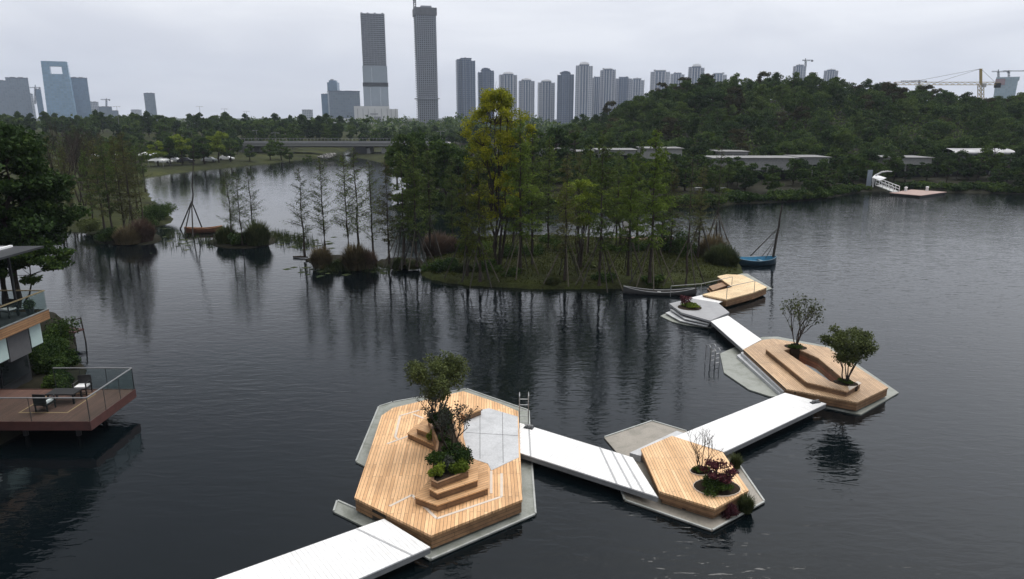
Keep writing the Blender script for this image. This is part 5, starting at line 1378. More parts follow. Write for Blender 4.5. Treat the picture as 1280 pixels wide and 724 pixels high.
for sg in (-1, 1):
    q = MB(tuple(c0)); q.bar(c0 + s_v * sg + Vector((0, 0, 1.0)), c1 + s_v * sg + Vector((0, 0, 1.0)), .10, .10); q.bar(c0 + s_v * sg + Vector((0, 0, .5)), c1 + s_v * sg + Vector((0, 0, .5)), .08, .08)
    for k in range(6):
        m_ = c0.lerp(c1, k / 5) + s_v * sg; q.bar(m_, m_ + Vector((0, 0, 1.0)), .08, .08)
    q.build('railing', M['white'], e)
D0 = c1.y + .5
e = tag(empty('canopy', (c1.x, D0, c1.z)), 'pointed white canopy with a curved white arm over the landing of the far jetty', 'canopy')
base = Vector((c1.x, D0, c1.z)); tip = Vector(Q(1108, 223, D0 - 2)); back = Vector(Q(1090, 222.5, D0))
q = MB(tuple(base)); m_ = Vector(Q(1097, 219.5, D0 - .5)); lo = Vector(Q(1097, 225.5, D0 - .8))
q.add([tuple(v_) for v_ in (back, tip, m_ + Vector((0, .9, 0)), lo - Vector((0, .9, 0)), m_ + Vector((0, .9, .12)), back + Vector((0, 0, .1)), tip + Vector((0, 0, .1)))], [(0, 3, 1), (0, 1, 2), (5, 6, 3), (5, 4, 6), (0, 5, 3), (1, 3, 6), (0, 2, 4, 5), (1, 6, 4, 2)])
q.build('sail', M['white'], e)
q = MB(tuple(base)); arm = [Q(1091, 231, D0), Q(1092.5, 224, D0), Q(1096, 218.5, D0), Q(1102, 215.3, D0), Q(1109, 214.3, D0), Q(1115, 214.6, D0)]
q.tube(arm, [.22, .2, .18, .16, .13, .08], 8); q.build('arm', plain('grey_white_arm', (.5, .5, .5), .5), e)
q = MB(tuple(base)); q.tube([Q(1091, 234, D0), Q(1091, 222, D0)], .12, 8); q.build('post', M['white'], e)
pp = Q(1085.5, 233, D0 + .6); e = tag(empty('screen_panel', pp), 'pale bluish upright panel beside the pointed canopy', 'panel')
q = MB(); q.box((0, 0, 1.6), (.9, .12, 3.0)); q.build('panel', plain('bluish_panel', (.24, .28, .33), .4), e)
for sg in (-.4, .4):
    q = MB(); q.box((sg, .1, .8), (.08, .07, 1.7)); q.build('post', M['steelbeam'], e)

# ------------------------------------------------------------------ left bank: wood, park, bridge
WP = [crown_tree(451, 9, 3.4, 2.0, 20, 60, .85, M['leaf_hill']), crown_tree(452, 10.5, 2.8, 2.0, 20, 60, .8, M['leaf_dark'], 'tall'), crown_tree(453, 9, 3.0, 2.4, 18, 60, .8, M['leaf_mid'])]
WL = ['green tree of the wood along the far embankment', 'darker upright tree of the wood along the far embankment', 'lighter tree of the wood along the far embankment']
def rwood(r):
    while True:
        y = r.uniform(282, 400); x = r.uniform(-300, 12)
        if -.86 < x / y < -.02 and in_land(x, y) and not (x > -100 and y < 305): return x, y
wp = scatter(250, rwood, lambda y: 5.5, rnd)
for x, y in wp:
    k = rnd.choice((0, 0, 1, 1, 2)); s = rnd.uniform(.7, 1.1); 
    if x > -75: s *= .78
    put('wood_tree', WP[k], (x, y, gz(x, y) - .2), s, rnd.uniform(0, 6.28), WL[k], 'tree', 'trees of the far embankment wood')
# a last far band of woodland that reads as one mass
rng = np.random.default_rng(14); n = 2600
xx = rng.uniform(-420, 420, n); yy = rng.uniform(470, 620, n); zz = 1.2 + rng.uniform(.05, 1, n) ** 1.3 * (9.5 + 2.5 * np.sin(xx * .11) + 1.5 * np.sin(xx * .37 + yy))
pts = np.repeat(np.stack([xx, yy, zz], 1), 20, 0) + rng.normal(size=(n * 20, 3)) * np.array([1.6, 1.6, 1.0])
V_, F_ = leaves_np(pts, 2.0, rng, .7, up=.2)
o = link('distant_woodland', mesh_np('distant_woodland', V_, F_, M['leaf_hill'])); tag(o, 'distant belt of woodland in front of the city towers', 'woodland', kind='stuff')

# trees between the wood and the lawn of the left bank
def rmid(r):
    while True:
        y = r.uniform(178, 288); x = r.uniform(-215, -62)
        if -.84 < x / y and sdist(LEFT_LAND, np.array([x]), np.array([y]))[0] > 16: return x, y
for x, y in scatter(120, rmid, lambda y: 4.6, rnd):
    k = rnd.choice((0, 0, 1, 1, 2)); s = rnd.uniform(.45, .72)
    put('lawn_tree', WP[k], (x, y, gz(x, y) - .2), s, rnd.uniform(0, 6.28), ('green tree between the lawn and the embankment wood', 'darker upright tree between the lawn and the embankment wood', 'lighter tree between the lawn and the embankment wood')[k], 'tree', 'trees between lawn and embankment wood')
for x, y in scatter(80, lambda r: (r.uniform(-125, -12), r.uniform(306, 345)), lambda y: 4.2, rnd):
    if not in_land(x, y): continue
    k = rnd.choice((0, 0, 2, 2, 1)); s = rnd.uniform(.55, .8)
    put('roadside_tree', WP[k], (x, y, gz(x, y) - .2), s, rnd.uniform(0, 6.28), ('green tree right behind the road bridge', 'darker upright tree right behind the road bridge', 'lighter tree right behind the road bridge')[k], 'tree', 'trees behind the road bridge')
# park trees on the left bank
YT = [crown_tree(461, 6.0, 2.2, 1.8, 20, 130, .36, M['leaf_lime']), crown_tree(462, 5.2, 2.0, 1.5, 18, 120, .34, M['leaf_mid'])]
for i, (px, py, pt_, k, lb) in enumerate([
    (198, 207, 176, 0, 'yellow green round tree at the parked cars on the left bank'), (212, 206, 172, 1, 'green round tree beside the first yellow one on the bank'),
    (228, 205, 168, 0, 'yellow green tree in the middle of the bank row'), (243, 205, 178, 1, 'low green tree behind the tall pole on the bank'),
    (256, 204, 172, 1, 'mid green tree before the brightest bank tree'), (274, 202, 164, 0, 'brightest yellow green tree of the bank row'),
    (288, 201, 176, 1, 'small green tree at the foot of the brightest bank tree'), (312, 200, 180, 1, 'round dark green tree near the small pavilion by the bridge'),
    (338, 198, 178, 1, 'green tree on the bank close to the bridge end'), (352, 197, 176, 1, 'olive tree touching the bridge parapet'), (362, 197, 181, 1, 'smaller olive tree beside the bridge end'),
    (150, 226, 178, 1, 'brown green tree behind the muddy point trees'), (170, 224, 180, 1, 'green tree at the near end of the parked cars'), (120, 240, 182, 1, 'green tree on the grass by the big dark tree'),
    (385, 197, 184, 1, 'bushy tree at the rubble slope by the bridge')]):
    p = P(px, py, 1.2); s = (Q(px, pt_, p[1])[2] - 1.0) / (6.0, 5.2)[k]
    put('park_tree', YT[k], (p[0], p[1], gz(p[0], p[1]) - .1), s, i * 1.1, lb, 'tree', 'park trees on the left bank')
for i, (px, py, H) in enumerate([(92, 262, 8.5), (100, 254, 9.5), (106, 258, 8.0), (78, 270, 7.5)]):
    p = P(px, py, 1.0); top = Q(px, 134 + i * 4, p[1])[2]
    mb_, en = bare(470 + i, (top - 1) * .95, 2.2, M['bark'], stems=2, rt=.12, depth=5, up=.9)
    o = mb_.build('bare_tree', M['bark'], loc=(p[0], p[1], .8)); tag(o, ['leafless dark tree nearest the big dark tree', 'tallest leafless dark tree on the left shore', 'forked leafless dark tree on the left shore', 'leafless tree half behind the big dark crown'][i], 'tree', 'leafless trees on the left shore')
# tents, vehicles and pavilion in the park
def tent(px, py, D, w_, h, label):
    p = Q(px, py, D); z = gz(p[0], D); e = tag(empty('canopy_tent', (p[0], D, z)), label, 'tent', 'white tents on the left bank')
    q = MB(); hw = w_ / 2
    q.add([(-hw, -hw, h * .66), (hw, -hw, h * .66), (hw, hw, h * .66), (-hw, hw, h * .66), (0, 0, h), (-hw, -hw, h * .6), (hw, -hw, h * .6), (hw, hw, h * .6), (-hw, hw, h * .6)],
          [(0, 1, 4), (1, 2, 4), (2, 3, 4), (3, 0, 4), (5, 6, 1, 0), (6, 7, 2, 1), (7, 8, 3, 2), (8, 5, 0, 3)]); q.build('roof', M['white'], e)
    for a in (-1, 1):
        for c in (-1, 1):
            q = MB(); q.tube([(a * (hw - .1), c * (hw - .1), 0), (a * (hw - .1), c * (hw - .1), h * .62)], .06, 5); q.build('leg', M['steelbeam'], e)
tent(120, 193, 195, 5, 3.2, 'white tent roof seen between the leafless trees'); tent(112, 202, 175, 4.5, 3.0, 'lower white tent below the first tent roof')
tent(189, 187, 205, 6, 3.4, 'largest white tent roof behind the yellow green bank trees'); tent(146, 191, 200, 4.5, 2.8, 'small white tent behind the muddy point trees'); tent(198, 194, 190, 4, 2.6, 'white tent on the grass at the channel bend')
def car(px, py, col, label, rz=0.0):
    p = P(px, py, 1.4); z = gz(p[0], p[1]); e = tag(empty('parked_car', (p[0], p[1], z), rz), label, 'car', 'cars parked on the left bank')
    q = MB(); pr = [(-2.2, .35), (2.2, .35), (2.25, .8), (1.3, .95), (.7, 1.45), (-1.2, 1.45), (-1.9, .95), (-2.25, .85)]
    n_ = len(pr); q.add([(x, -.85 if z_ < 1 else -.68, z_) for x, z_ in pr] + [(x, .85 if z_ < 1 else .68, z_) for x, z_ in pr], [tuple(range(n_)), tuple(range(2 * n_ - 1, n_ - 1, -1))] + [(i, n_ + i, n_ + (i + 1) % n_, (i + 1) % n_) for i in range(n_)])
    q.build('body', col, e)
    q = MB(); q.box((-.25, 0, 1.2), (2.1, 1.50, .34)); q.build('windows', M['glass_dark'], e)
    for a in (-1.35, 1.4):
        for c in (-.8, .8):
            q = MB(); q.tube([(a, c - .1, .33), (a, c + .1, .33)], .33, 12); q.build('wheel', M['black'], e)
cw = plain('car_white', (.7, .7, .7), .3); cd = plain('car_dark', (.03, .03, .035), .25); cr = plain('car_silver', (.4, .41, .42), .3, .4)
for a in [(205, 203, cw, 'white car parked at the start of the bank row'), (233, 202, cd, 'dark car parked between the yellow green bank trees'), (262, 201, cr, 'silver car parked before the brightest bank tree'), (218, 202, cr, 'silver car parked beside the white car'), (283, 199, cw, 'white car parked towards the bridge')]: car(*a)
p = P(312, 190, 1.2); e = tag(empty('pavilion', (p[0], p[1], 1.2)), 'small flat roofed open pavilion by the bridge end', 'pavilion')
q = MB(); q.box((0, 0, 3.2), (10, 5, .4)); q.build('roof', M['offwhite'], e)
q = MB(); q.box((0, .8, 1.5), (8, 2.5, 2.95)); q.build('wall', M['grey'], e)
for a in (-4.6, -2.3, 0, 2.3, 4.6):
    q = MB(); q.box((a, -2.2, 1.5), (.25, .25, 2.99)); q.build('column', M['offwhite'], e)
# bridge
BYD = 258.0
zt = Q(430, 179, BYD)[2]; bx0 = Q(300, 179, BYD)[0]; bx1 = Q(560, 180, BYD)[0]
e = tag(empty('road_bridge', ((bx0 + bx1) / 2, BYD + 6, 0)), 'long low grey road bridge crossing the end of the channel', 'bridge'); bo = ((bx0 + bx1) / 2, BYD + 6, 0)
q = MB(bo); q.box((bo[0], BYD + 6, zt - .55), (bx1 - bx0, 12, 1.1)); q.build('road_slab', M['grey'], e)
q = MB(bo); q.box((bo[0], BYD - .2, zt + .3), (bx1 - bx0, .4, .8)); q.build('parapet', plain('bridge_parapet', (.28, .28, .29), .8, var=.1), e)
q = MB(bo); q.box((bo[0], BYD + 6, zt - 1.35), (bx1 - bx0 - 2, 8, .5)); q.build('girder', M['dark'], e)
for px in (458, 480, 505):
    x_ = Q(px, 190, BYD)[0]; q = MB(bo); q.box((x_, BYD + 5, (zt - 1.9) / 2 - .8), (2.2, 7, zt - 1.9 + 1.6)); q.build('pier', M['grey'], e)
q = MB(bo); q.box((Q(449, 190, BYD)[0], BYD + 5, 0.6), (5, 8, 5.2)); q.build('abutment', M['dark'], e)
q = MB(bo)
for k in range(60):
    xk = bx0 + (bx1 - bx0) * (k + .5) / 60; q.box((xk, BYD - .2, zt + 1.3), (.12, .12, .7))
q.box((bo[0], BYD - .2, zt + 1.68), (bx1 - bx0, .14, .1)); q.build('guard_rail', M['steelbeam'], e)
rk = [P2(a, b, .8) for a, b in ((396, 197.2), (417, 196.0))]; rk = [(rk[0][0], rk[0][1]), (rk[1][0], rk[1][1] + 2), (rk[1][0], rk[1][1] + 7), (rk[0][0], rk[1][1] + 5)]
q = MB(); 
for k in range(70):
    x_ = rnd.uniform(min(p[0] for p in rk), max(p[0] for p in rk)); y_ = rnd.uniform(min(p[1] for p in rk), max(p[1] for p in rk)); r_ = rnd.uniform(.3, .8)
    q.box((x_, y_, .7 + (y_ - rk[0][1]) * .05 + r_ * .2), (r_, r_, r_ * .8), M=Matrix.Rotation(rnd.uniform(0, 3), 3, Vector((rnd.random(), rnd.random(), 1)).normalized()))
o = q.build('rubble', plain('pale_rubble', (.17, .165, .155), .9, var=.25)); tag(o, 'pale rubble bank beside the bridge abutment', 'rubble', kind='stuff')
def lamp(px, py, ptop, D, label, arm=1.4):
    a = Q(px, py, D); b_ = Q(px, ptop, D); e = tag(empty('street_lamp', (a[0], D, a[2])), label, 'street lamp', 'lamp posts near the bridge')
    h = b_[2] - a[2]; q = MB(); q.tube([(0, 0, 0), (0, 0, h)], [.12, .07], 6); q.build('post', M['steelbeam'], e)
    q = MB(); q.tube([(-arm, 0, h - .1), (0, 0, h), (arm, 0, h - .1)], .06, 5); q.build('arm', M['steelbeam'], e)
    for s_2 in (-1, 1):
        q = MB(); q.box((s_2 * arm, 0, h - .17), (.7, .3, .12)); q.build('lamp_head', M['grey'], e)
for a in [(149, 158, 133, 330, 'lamp post above the wood beside the low distant blocks'), (251, 150, 133, 360, 'lamp post standing out of the embankment wood'), (282, 152, 136, 370, 'lamp post farther along the embankment wood'), (309, 152, 139, 380, 'last lamp post of the embankment wood'),
          (322, 183, 163, 288, 'light pole behind the small pavilion by the bridge'), (345, 182, 166, 288, 'light pole at the bridge end'), (551, 176, 164, 300, 'light pole beyond the spit at the far bridge end')]: lamp(*a)

# ------------------------------------------------------------------ the city
GT = {}
def gridmat(name, glass, wall, bay, floor, frac=.30, rough=.35, var=.12):
    """facade: storeys and bays of glass between piers"""
    n = N(name); v = n.coord(); s_ = n.n('ShaderNodeSeparateXYZ'); n.l(v, s_.inputs[0])
    ad = n.n('ShaderNodeMath', operation='ADD'); n.l(s_.outputs['X'], ad.inputs[0]); n.l(s_.outputs['Y'], ad.inputs[1])
    cx = n.n('ShaderNodeCombineXYZ'); n.l(ad.outputs[0], cx.inputs['X']); n.l(s_.outputs['Z'], cx.inputs['Y'])
    b = n.n('ShaderNodeTexBrick'); b.offset = 0
    for k, q in (('Scale', 1.0), ('Brick Width', bay), ('Row Height', floor), ('Mortar Size', floor * frac * .5), ('Mortar Smooth', .1), ('Bias', 0.0)): b.inputs[k].default_value = q
    b.inputs['Color1'].default_value = (*glass, 1); b.inputs['Color2'].default_value = (*[c * (1 + var * 2.5) for c in glass], 1); b.inputs['Mortar'].default_value = (*wall, 1)
    n.l(cx.outputs[0], b.inputs['Vector']); n.l(b.outputs['Color'], n.b.inputs['Base Color'])
    n.b.inputs['Roughness'].default_value = rough; n.b.inputs['Specular IOR Level'].default_value = .4
    return n.m
M['ap_blue'] = gridmat('apartment_blue', (.070, .105, .175), (.24, .27, .33), 3.4, 3.2)
M['ap_pale'] = gridmat('apartment_pale', (.14, .18, .26), (.58, .59, .62), 3.0, 3.2, .42)
M['ap_grey'] = gridmat('apartment_grey', (.115, .15, .23), (.48, .49, .53), 3.2, 3.2, .4)
M['ap_core'] = gridmat('apartment_core', (.075, .115, .195), (.30, .32, .37), 3.4, 3.2, .22)
M['of_glass'] = gridmat('office_glass', (.11, .18, .27), (.15, .22, .30), 3.0, 4.0, .18, .2)
M['of_grey'] = gridmat('office_grey', (.155, .195, .25), (.21, .245, .295), 4.0, 4.0, .25, .3)
M['fin_pale'] = plain('facade_pier_pale', (.68, .68, .70), .7, var=.06, scale=.2)
M['fin_dark'] = plain('facade_pier_dark', (.11, .135, .19), .6, var=.08, scale=.2)
M['slab'] = plain('bare_slab', (.27, .285, .32), .85, var=.15, scale=.3)
M['shell_dark'] = plain('unfinished_interior', (.035, .036, .04), .9, var=.3, scale=.2)
M['podium'] = plain('podium_panels', (.66, .66, .66), .6, var=.08, scale=.08)
M['roofgear'] = plain('roof_equipment', (.28, .28, .30), .7)
M['crane_red'] = plain('crane_red', (.40, .09, .05), .6, var=.1)
M['crane_yellow'] = plain('crane_yellow', (.36, .27, .10), .6, var=.1)
GZ = 1.5
def face(X, D): return math.atan2(-X, D)              # blocks roughly face the lake
def geom(x0, x1, top, D):
    a = Q((x0 + x1) / 2, top, D); w_ = (Q(x1, 146, D)[0] - Q(x0, 146, D)[0]); w_ *= math.cos(face(a[0], D))
    return a[0], w_, a[2] - GZ
def apartment(x0, x1, top, D, fac, fin, label, crown=1, rz=0.0, seed=1):
    """residential high-rise: stepped plan, piers, crown and roof gear"""
    X, w_, h = geom(x0, x1, top, D); rnd = random.Random(seed)
    e = tag(empty('tower_block', (X, D, GZ), rz * .5 + face(X, D)), label, 'tower', 'residential towers behind the hill')
    w = w_ * .94; hb = h * (.95 if crown else .985)
    q = MB(); q.box((0, 0, hb / 2), (w * .56, w * .9, hb)); q.build('core_wall', M['ap_core'], e)
    for s in (-1, 1):
        hs_ = hb * (1 - rnd.uniform(.0, .035))
        q = MB(); q.box((s * w * .375, rnd.uniform(-.05, .05) * w, hs_ / 2), (w * .25, w * .66, hs_)); q.build('wing_wall', fac, e)
    for u in (-.5, -.26, -.09, .09, .26, .5):
        yf = -w * .45 if abs(u) < .27 else -w * .335
        q = MB(); q.box((u * w * .985, yf - .25, hb * .49), (w * .042, .9, hb * .975)); q.build('pier', fin, e)
    if crown:
        q = MB(); q.box((0, 0, hb + h * .018), (w * .50, w * .6, h * .036)); q.box((0, 0, hb + h * .043), (w * .26, w * .3, h * .014)); q.build('roof_crown', fin, e)
        q = MB(); q.box((0, 0, hb + .5), (w * .6, w * .94, 1.0)); q.build('cornice', fin, e)
    else:
        q = MB(); q.box((0, 0, hb + h * .006), (w * .6, w * .92, h * .012)); q.build('cornice', fin, e)
    q = MB(); q.box((w * rnd.uniform(-.3, .3), 0, hb + h * .012), (w * .12, w * .1, h * .03)); q.build('roof_hut', M['roofgear'], e)
    return e
A = apartment
A(570, 593, 73, 1150, M['ap_blue'], M['fin_dark'], 'dark blue striped tower beside the crown of the yellow tree', 0, .3, 1)
A(597, 617, 85, 1200, M['ap_blue'], M['fin_dark'], 'bluish tower with a stepped top between the dark striped and the grey headed ones', 1, .2, 2)
A(623.5, 646, 90, 1250, M['ap_grey'], M['fin_pale'], 'grey tower mostly hidden by the crown of the yellow tree', 1, .2, 3)
A(648, 668, 98, 1250, M['ap_grey'], M['fin_pale'], 'first tower clear of the yellow tree, fairly short', 1, .15, 4)
A(672, 693.5, 99.5, 1250, M['ap_pale'], M['fin_pale'], 'shortest pale tower in the middle of the row', 1, .15, 5)
A(696.5, 717.5, 89, 1220, M['ap_blue'], M['fin_dark'], 'bluish dark striped tower next to the tallest pale one', 1, .1, 6)
A(719.5, 741, 77.5, 1200, M['ap_pale'], M['fin_pale'], 'tallest pale tower of the row, with a small turret', 1, .1, 7)
A(739.5, 754, 96, 1280, M['ap_pale'], M['fin_pale'], 'narrow pale tower tucked behind the tallest pale one', 0, .1, 8)
A(750, 770, 86, 1230, M['ap_grey'], M['fin_pale'], 'pale tower with a flat wide roof frame, next after the narrow one', 0, .05, 9)
A(769, 790, 96.5, 1350, M['ap_grey'], M['fin_dark'], 'tower going down behind the shoulder of the hill', 0, .05, 10)
A(787, 806, 98, 1500, M['ap_pale'], M['fin_pale'], 'pale block only just showing above the hill shoulder', 0, 0, 11)
A(813, 838, 88, 1500, M['ap_pale'], M['fin_pale'], 'wide pale block above the crest of the hill, with a roof frame', 0, 0, 12)
A(838, 856, 91, 1550, M['ap_pale'], M['fin_pale'], 'lower pale block attached beside the wide one above the crest', 0, 0, 13)
A(861, 881.5, 80, 1450, M['ap_grey'], M['fin_pale'], 'single grey tower standing above the hill crest', 1, -.1, 14)
A(887, 909, 91.5, 1600, M['ap_pale'], M['fin_pale'], 'flat block barely above the trees of the crest', 0, 0, 15)
A(991.5, 1008.5, 81, 1500, M['ap_grey'], M['fin_pale'], 'grey block with a crane on its roof above the hill', 0, 0, 16)
A(1008, 1019.5, 94, 1550, M['ap_blue'], M['fin_dark'], 'low dark block beside the block with the crane', 0, 0, 17)
A(1030, 1048.5, 87, 1500, M['ap_grey'], M['fin_pale'], 'grey block standing alone to the right of the crane block', 0, 0, 18)
for (x0, x1, yy_, D) in ((752, 772, 86, 1230), (815, 842, 88, 1500), (888, 906, 92, 1600)):
    pass
def block(x0, x1, top, D, fac, label, name='office_block', rz=0.0, roofs=2, depth=.8, group='distant office blocks'):
    X, w_, h = geom(x0, x1, top, D); e = tag(empty(name, (X, D, GZ), rz * .5 + face(X, D)), label, 'building', group)
    w = w_ * .95
    q = MB(); q.box((0, 0, h * .485), (w, w * depth, h * .97)); q.build('facade', fac, e)
    q = MB(); q.box((0, 0, h * .975), (w * 1.02, w * depth * 1.02, h * .02)); q.build('cornice', M['fin_dark'], e)
    for k in range(roofs):
        q = MB(); q.box(((k - .5) * w * .35, 0, h * .993), (w * .24, w * .25, h * .016)); q.build('roof_hut', M['roofgear'], e)
    return e
# left cluster
block(-12, 9, 100, 1500, M['of_grey'], 'grey office block at the edge of the left skyline group')
block(6, 35, 96.5, 1420, M['of_grey'], 'broad grey office block with a darker notch, in the left skyline group')
block(34, 41, 117, 1500, M['ap_pale'], 'small pale block between the broad grey one and the tower with a hole')
block(43, 51, 111, 1550, M['of_glass'], 'slim bluish block right behind the tower with a hole')
block(80, 88, 102, 1500, M['of_glass'], 'narrow blue block squeezed between the two blue towers')
block(84.5, 109, 96.5, 1400, M['of_glass'], 'plain blue grey tower beside the tower with a hole')
block(108, 123, 127, 1500, M['ap_pale'], 'low pale block at the foot of the plain blue tower')
block(123, 140, 133, 1500, M['of_grey'], 'low grey block farther from the plain blue tower')
block(139, 148, 138, 1500, M['of_grey'], 'lowest grey block behind the embankment wood')
block(163, 177, 137, 1700, M['ap_pale'], 'faint low block before the lone slim tower')
block(179, 193.5, 116, 1450, M['of_grey'], 'lone slim tower rising out of the embankment wood')
# tower with a window cut through its head
X, w_, h = geom(50, 82, 77, 1350)
e = tag(empty('skyscraper', (X + 3, 1350, GZ), face(X, 1350) - .12), 'pale blue glass skyscraper with a large opening through its top', 'tower')
def taper(q, u0, u1, z0, z1, w, hh, d, k=.14):
    def xx(u, z): return u * w * (1 + k * (1 - z / hh)) 
    q.add([(xx(u, z), y, z) for z in (z0, z1) for u, y in ((u0, -d), (u1, -d), (u1, d), (u0, d))], [(3, 2, 1, 0), (4, 5, 6, 7), (0, 1, 5, 4), (1, 2, 6, 5), (2, 3, 7, 6), (3, 0, 4, 7)])
d_ = w_ * .20
bl = gridmat('sky_blue_glass', (.17, .28, .40), (.23, .34, .44), 5, 4.2, .18, .2)
q = MB(); taper(q, -.5, .5, 0, h * .80, w_, h, d_); q.build('shaft', bl, e)
q = MB(); taper(q, -.5, -.2, h * .802, h * .92, w_, h, d_); q.build('side_pier', bl, e)
q = MB(); taper(q, .26, .5, h * .802, h * .92, w_, h, d_); q.build('side_pier', bl, e)
q = MB(); taper(q, -.5, .5, h * .922, h, w_, h, d_); q.build('top_beam', bl, e)
# under-construction pair
X, w_, h = geom(450, 481, 19, 1000); D = 1000
e = tag(empty('skyscraper', (X, D, GZ), face(X, D)), 'half clad skyscraper, bare dark floors on top and pale panels below, white base', 'tower')
fz = [0, h * .11, h * .36, h * .395, h * .545, h]
w = w_ * .93
q = MB(); q.box((0, 0, (h * .545 + h) / 2), (w * .93, w * .8, h * .455 - .2)); q.build('core', M['shell_dark'], e)
q = MB(); n_ = 26
for k in range(n_ + 1): q.box((0, 0, h * .545 + (h * .452) * k / n_), (w, w * .90, 1.5))
q.build('floor_slab', M['slab'], e)['kind'] = 'stuff'
for k in range(9):
    q = MB(); q.box((-w * .48 + w * .96 * k / 8, -w * .42, h * .772), (.45, .5, h * .448)); q.build('column', M['slab'], e)
cl_ = plain('pale_cladding', (.27, .31, .355), .4, var=.08, scale=.06)
for k, (u0, u1) in enumerate(((-.5, -.14), (-.13, .5))):
    q = MB(); q.box(((u0 + u1) / 2 * w * 1.04, 0, h * .47), ((u1 - u0) * w * 1.04, w * .92, h * .148)); q.build('upper_cladding', cl_, e)
q = MB(); q.box((0, 0, h * .378), (w * 1.08, w * .96, h * .034)); q.build('transfer_floor', M['shell_dark'], e)
for k, (u0, u1) in enumerate(((-.5, -.22), (-.21, .18), (.19, .5))):
    q = MB(); q.box(((u0 + u1) / 2 * w * 1.06, 0, h * .18), ((u1 - u0) * w * 1.06, w * .94, h * .358)); q.build('lower_cladding', cl_, e)
for u in (-.45, -.2, .1, .42):
    q = MB(); q.box((u * w, 0, h * 1.008), (w * .08, w * .2, h * .022)); q.build('roof_gear', M['roofgear'], e)
X2, w2, h2 = geom(443, 497, 133, 960)
e = tag(empty('podium_building', (X2, 960, GZ), face(X2, 960)), 'white panelled base building at the foot of the half clad skyscraper', 'building')
q = MB(); q.box((-w2 * .1, 0, h2 / 2), (w2 * .8, w2 * .6, h2)); q.build('main_wall', M['podium'], e)
q = MB(); q.box((w2 * .40, 0, h2 * .43), (w2 * .198, w2 * .5, h2 * .86)); q.build('wing_wall', M['podium'], e)
q = MB()
for u in (-.42, -.3, -.18, -.03, .12, .25, .34, .44): q.box((u * w2, -w2 * .303, h2 * .45), (.5, .3, h2 * .86))
q.build('panel_joint', M['roofgear'], e)['kind'] = 'stuff'
for u, z, a, b_ in ((0.02, .42, 9, 3.5), (.02, .25, 16, 2.0), (-.05, .62, 10, 1.2), (.12, .1, 22, 3)):
    q = MB(); q.box((u * w2, -w2 * .305, h2 * z), (a, .5, b_)); q.build('opening', M['roofgear'], e)
block(380, 444, 147.5, 930, M['fin_pale'], 'long low pale hall in front of the white base building', 'hall', 0, 1, .3)
X2, w2, h2 = geom(393, 401, 150, 925); e = tag(empty('gatehouse', (X2, 918, GZ)), 'dark square block set against the long low pale hall', 'building')
q = MB(); q.box((0, 0, h2 / 2), (w2, 8, h2)); q.build('wall', M['shell_dark'], e); q = MB(); q.box((0, 0, h2 + .3), (w2 + 1, 9, .6)); q.build('roof', M['roofgear'], e)
block(401, 411, 117, 1300, M['of_glass'], 'narrow pale wing beside the broad grey slab block')
block(409, 449, 113.5, 1250, M['of_grey'], 'broad plain grey slab block left of the half clad skyscraper', rz=.15)
block(377, 391, 137, 1300, M['ap_pale'], 'small pale block alone before the broad grey slab')
X2, w2, h2 = geom(410, 422.5, 100, 1500); e = tag(empty('skyscraper', (X2, 1500, GZ)), 'hazy blue tower with a crown of frames peeping over the grey slab block', 'tower')
q = MB(); q.box((0, 0, h2 * .47), (w2, w2, h2 * .94)); q.build('shaft', M['of_glass'], e)
q = MB(); q.box((0, 0, h2 * .965), (w2 * .7, w2 * .7, h2 * .045)); q.build('crown', M['of_glass'], e)
q = MB(); q.box((-w2 * .1, 0, h2 * 1.0), (w2 * .3, w2 * .3, h2 * .03)); q.build('roof_gear', M['roofgear'], e)
# bare concrete tower
X, w_, h = geom(516.5, 544.5, 10.5, 1050); D = 1050; w = w_ * .90
e = tag(empty('skyscraper', (X, D, GZ), .25), 'tallest tower, bare concrete floors all the way up, with a crane at its top corner', 'tower')
q = MB(); q.box((0, 0, h * .49), (w * .84, w * .8, h * .98)); q.build('core', M['shell_dark'], e)
q = MB(); n_ = 62
for k in range(n_):
    q.box((0, 0, h * .985 * (k + 1) / n_), (w * .98, w * .94, 1.0))
q.build('floor_slab', M['slab'], e)['kind'] = 'stuff'
for k in range(10):
    q = MB(); q.box((-w * .45 + w * .9 * k / 9, -w * .45, h * .49), (1.1, 1.0, h * .98)); q.build('column', M['slab'], e)
for k in range(7):
    q = MB(); q.box((w * .47, -w * .42 + w * .84 * k / 6, h * .49), (1.0, 1.1, h * .98)); q.build('column', M['slab'], e)
q = MB(); q.box((0, 0, h * .965), (w * 1.05, w * 1.0, h * .062)); q.build('climbing_formwork', plain('formwork', (.12, .12, .13), .8, var=.2, scale=.2), e)
q = MB(); q.box((0, 0, h * .235), (w * 1.12, w * 1.08, 1.2)); q.build('catch_platform', M['slab'], e)
q = MB(); q.box((w * .05, 0, h * 1.0), (w * .5, w * .6, h * .03)); q.build('roof_core', M['slab'], e)
# stepped podium walls near the far bridge end
block(556, 612, 172, 420, M['offwhite'], 'long low pale wall building beyond the far bridge end', 'hall', 0, 1, .12)
block(482, 530, 165.5, 640, M['offwhite'], 'low white roofed sheds before the bare concrete tower', 'hall', 0, 1, .2)

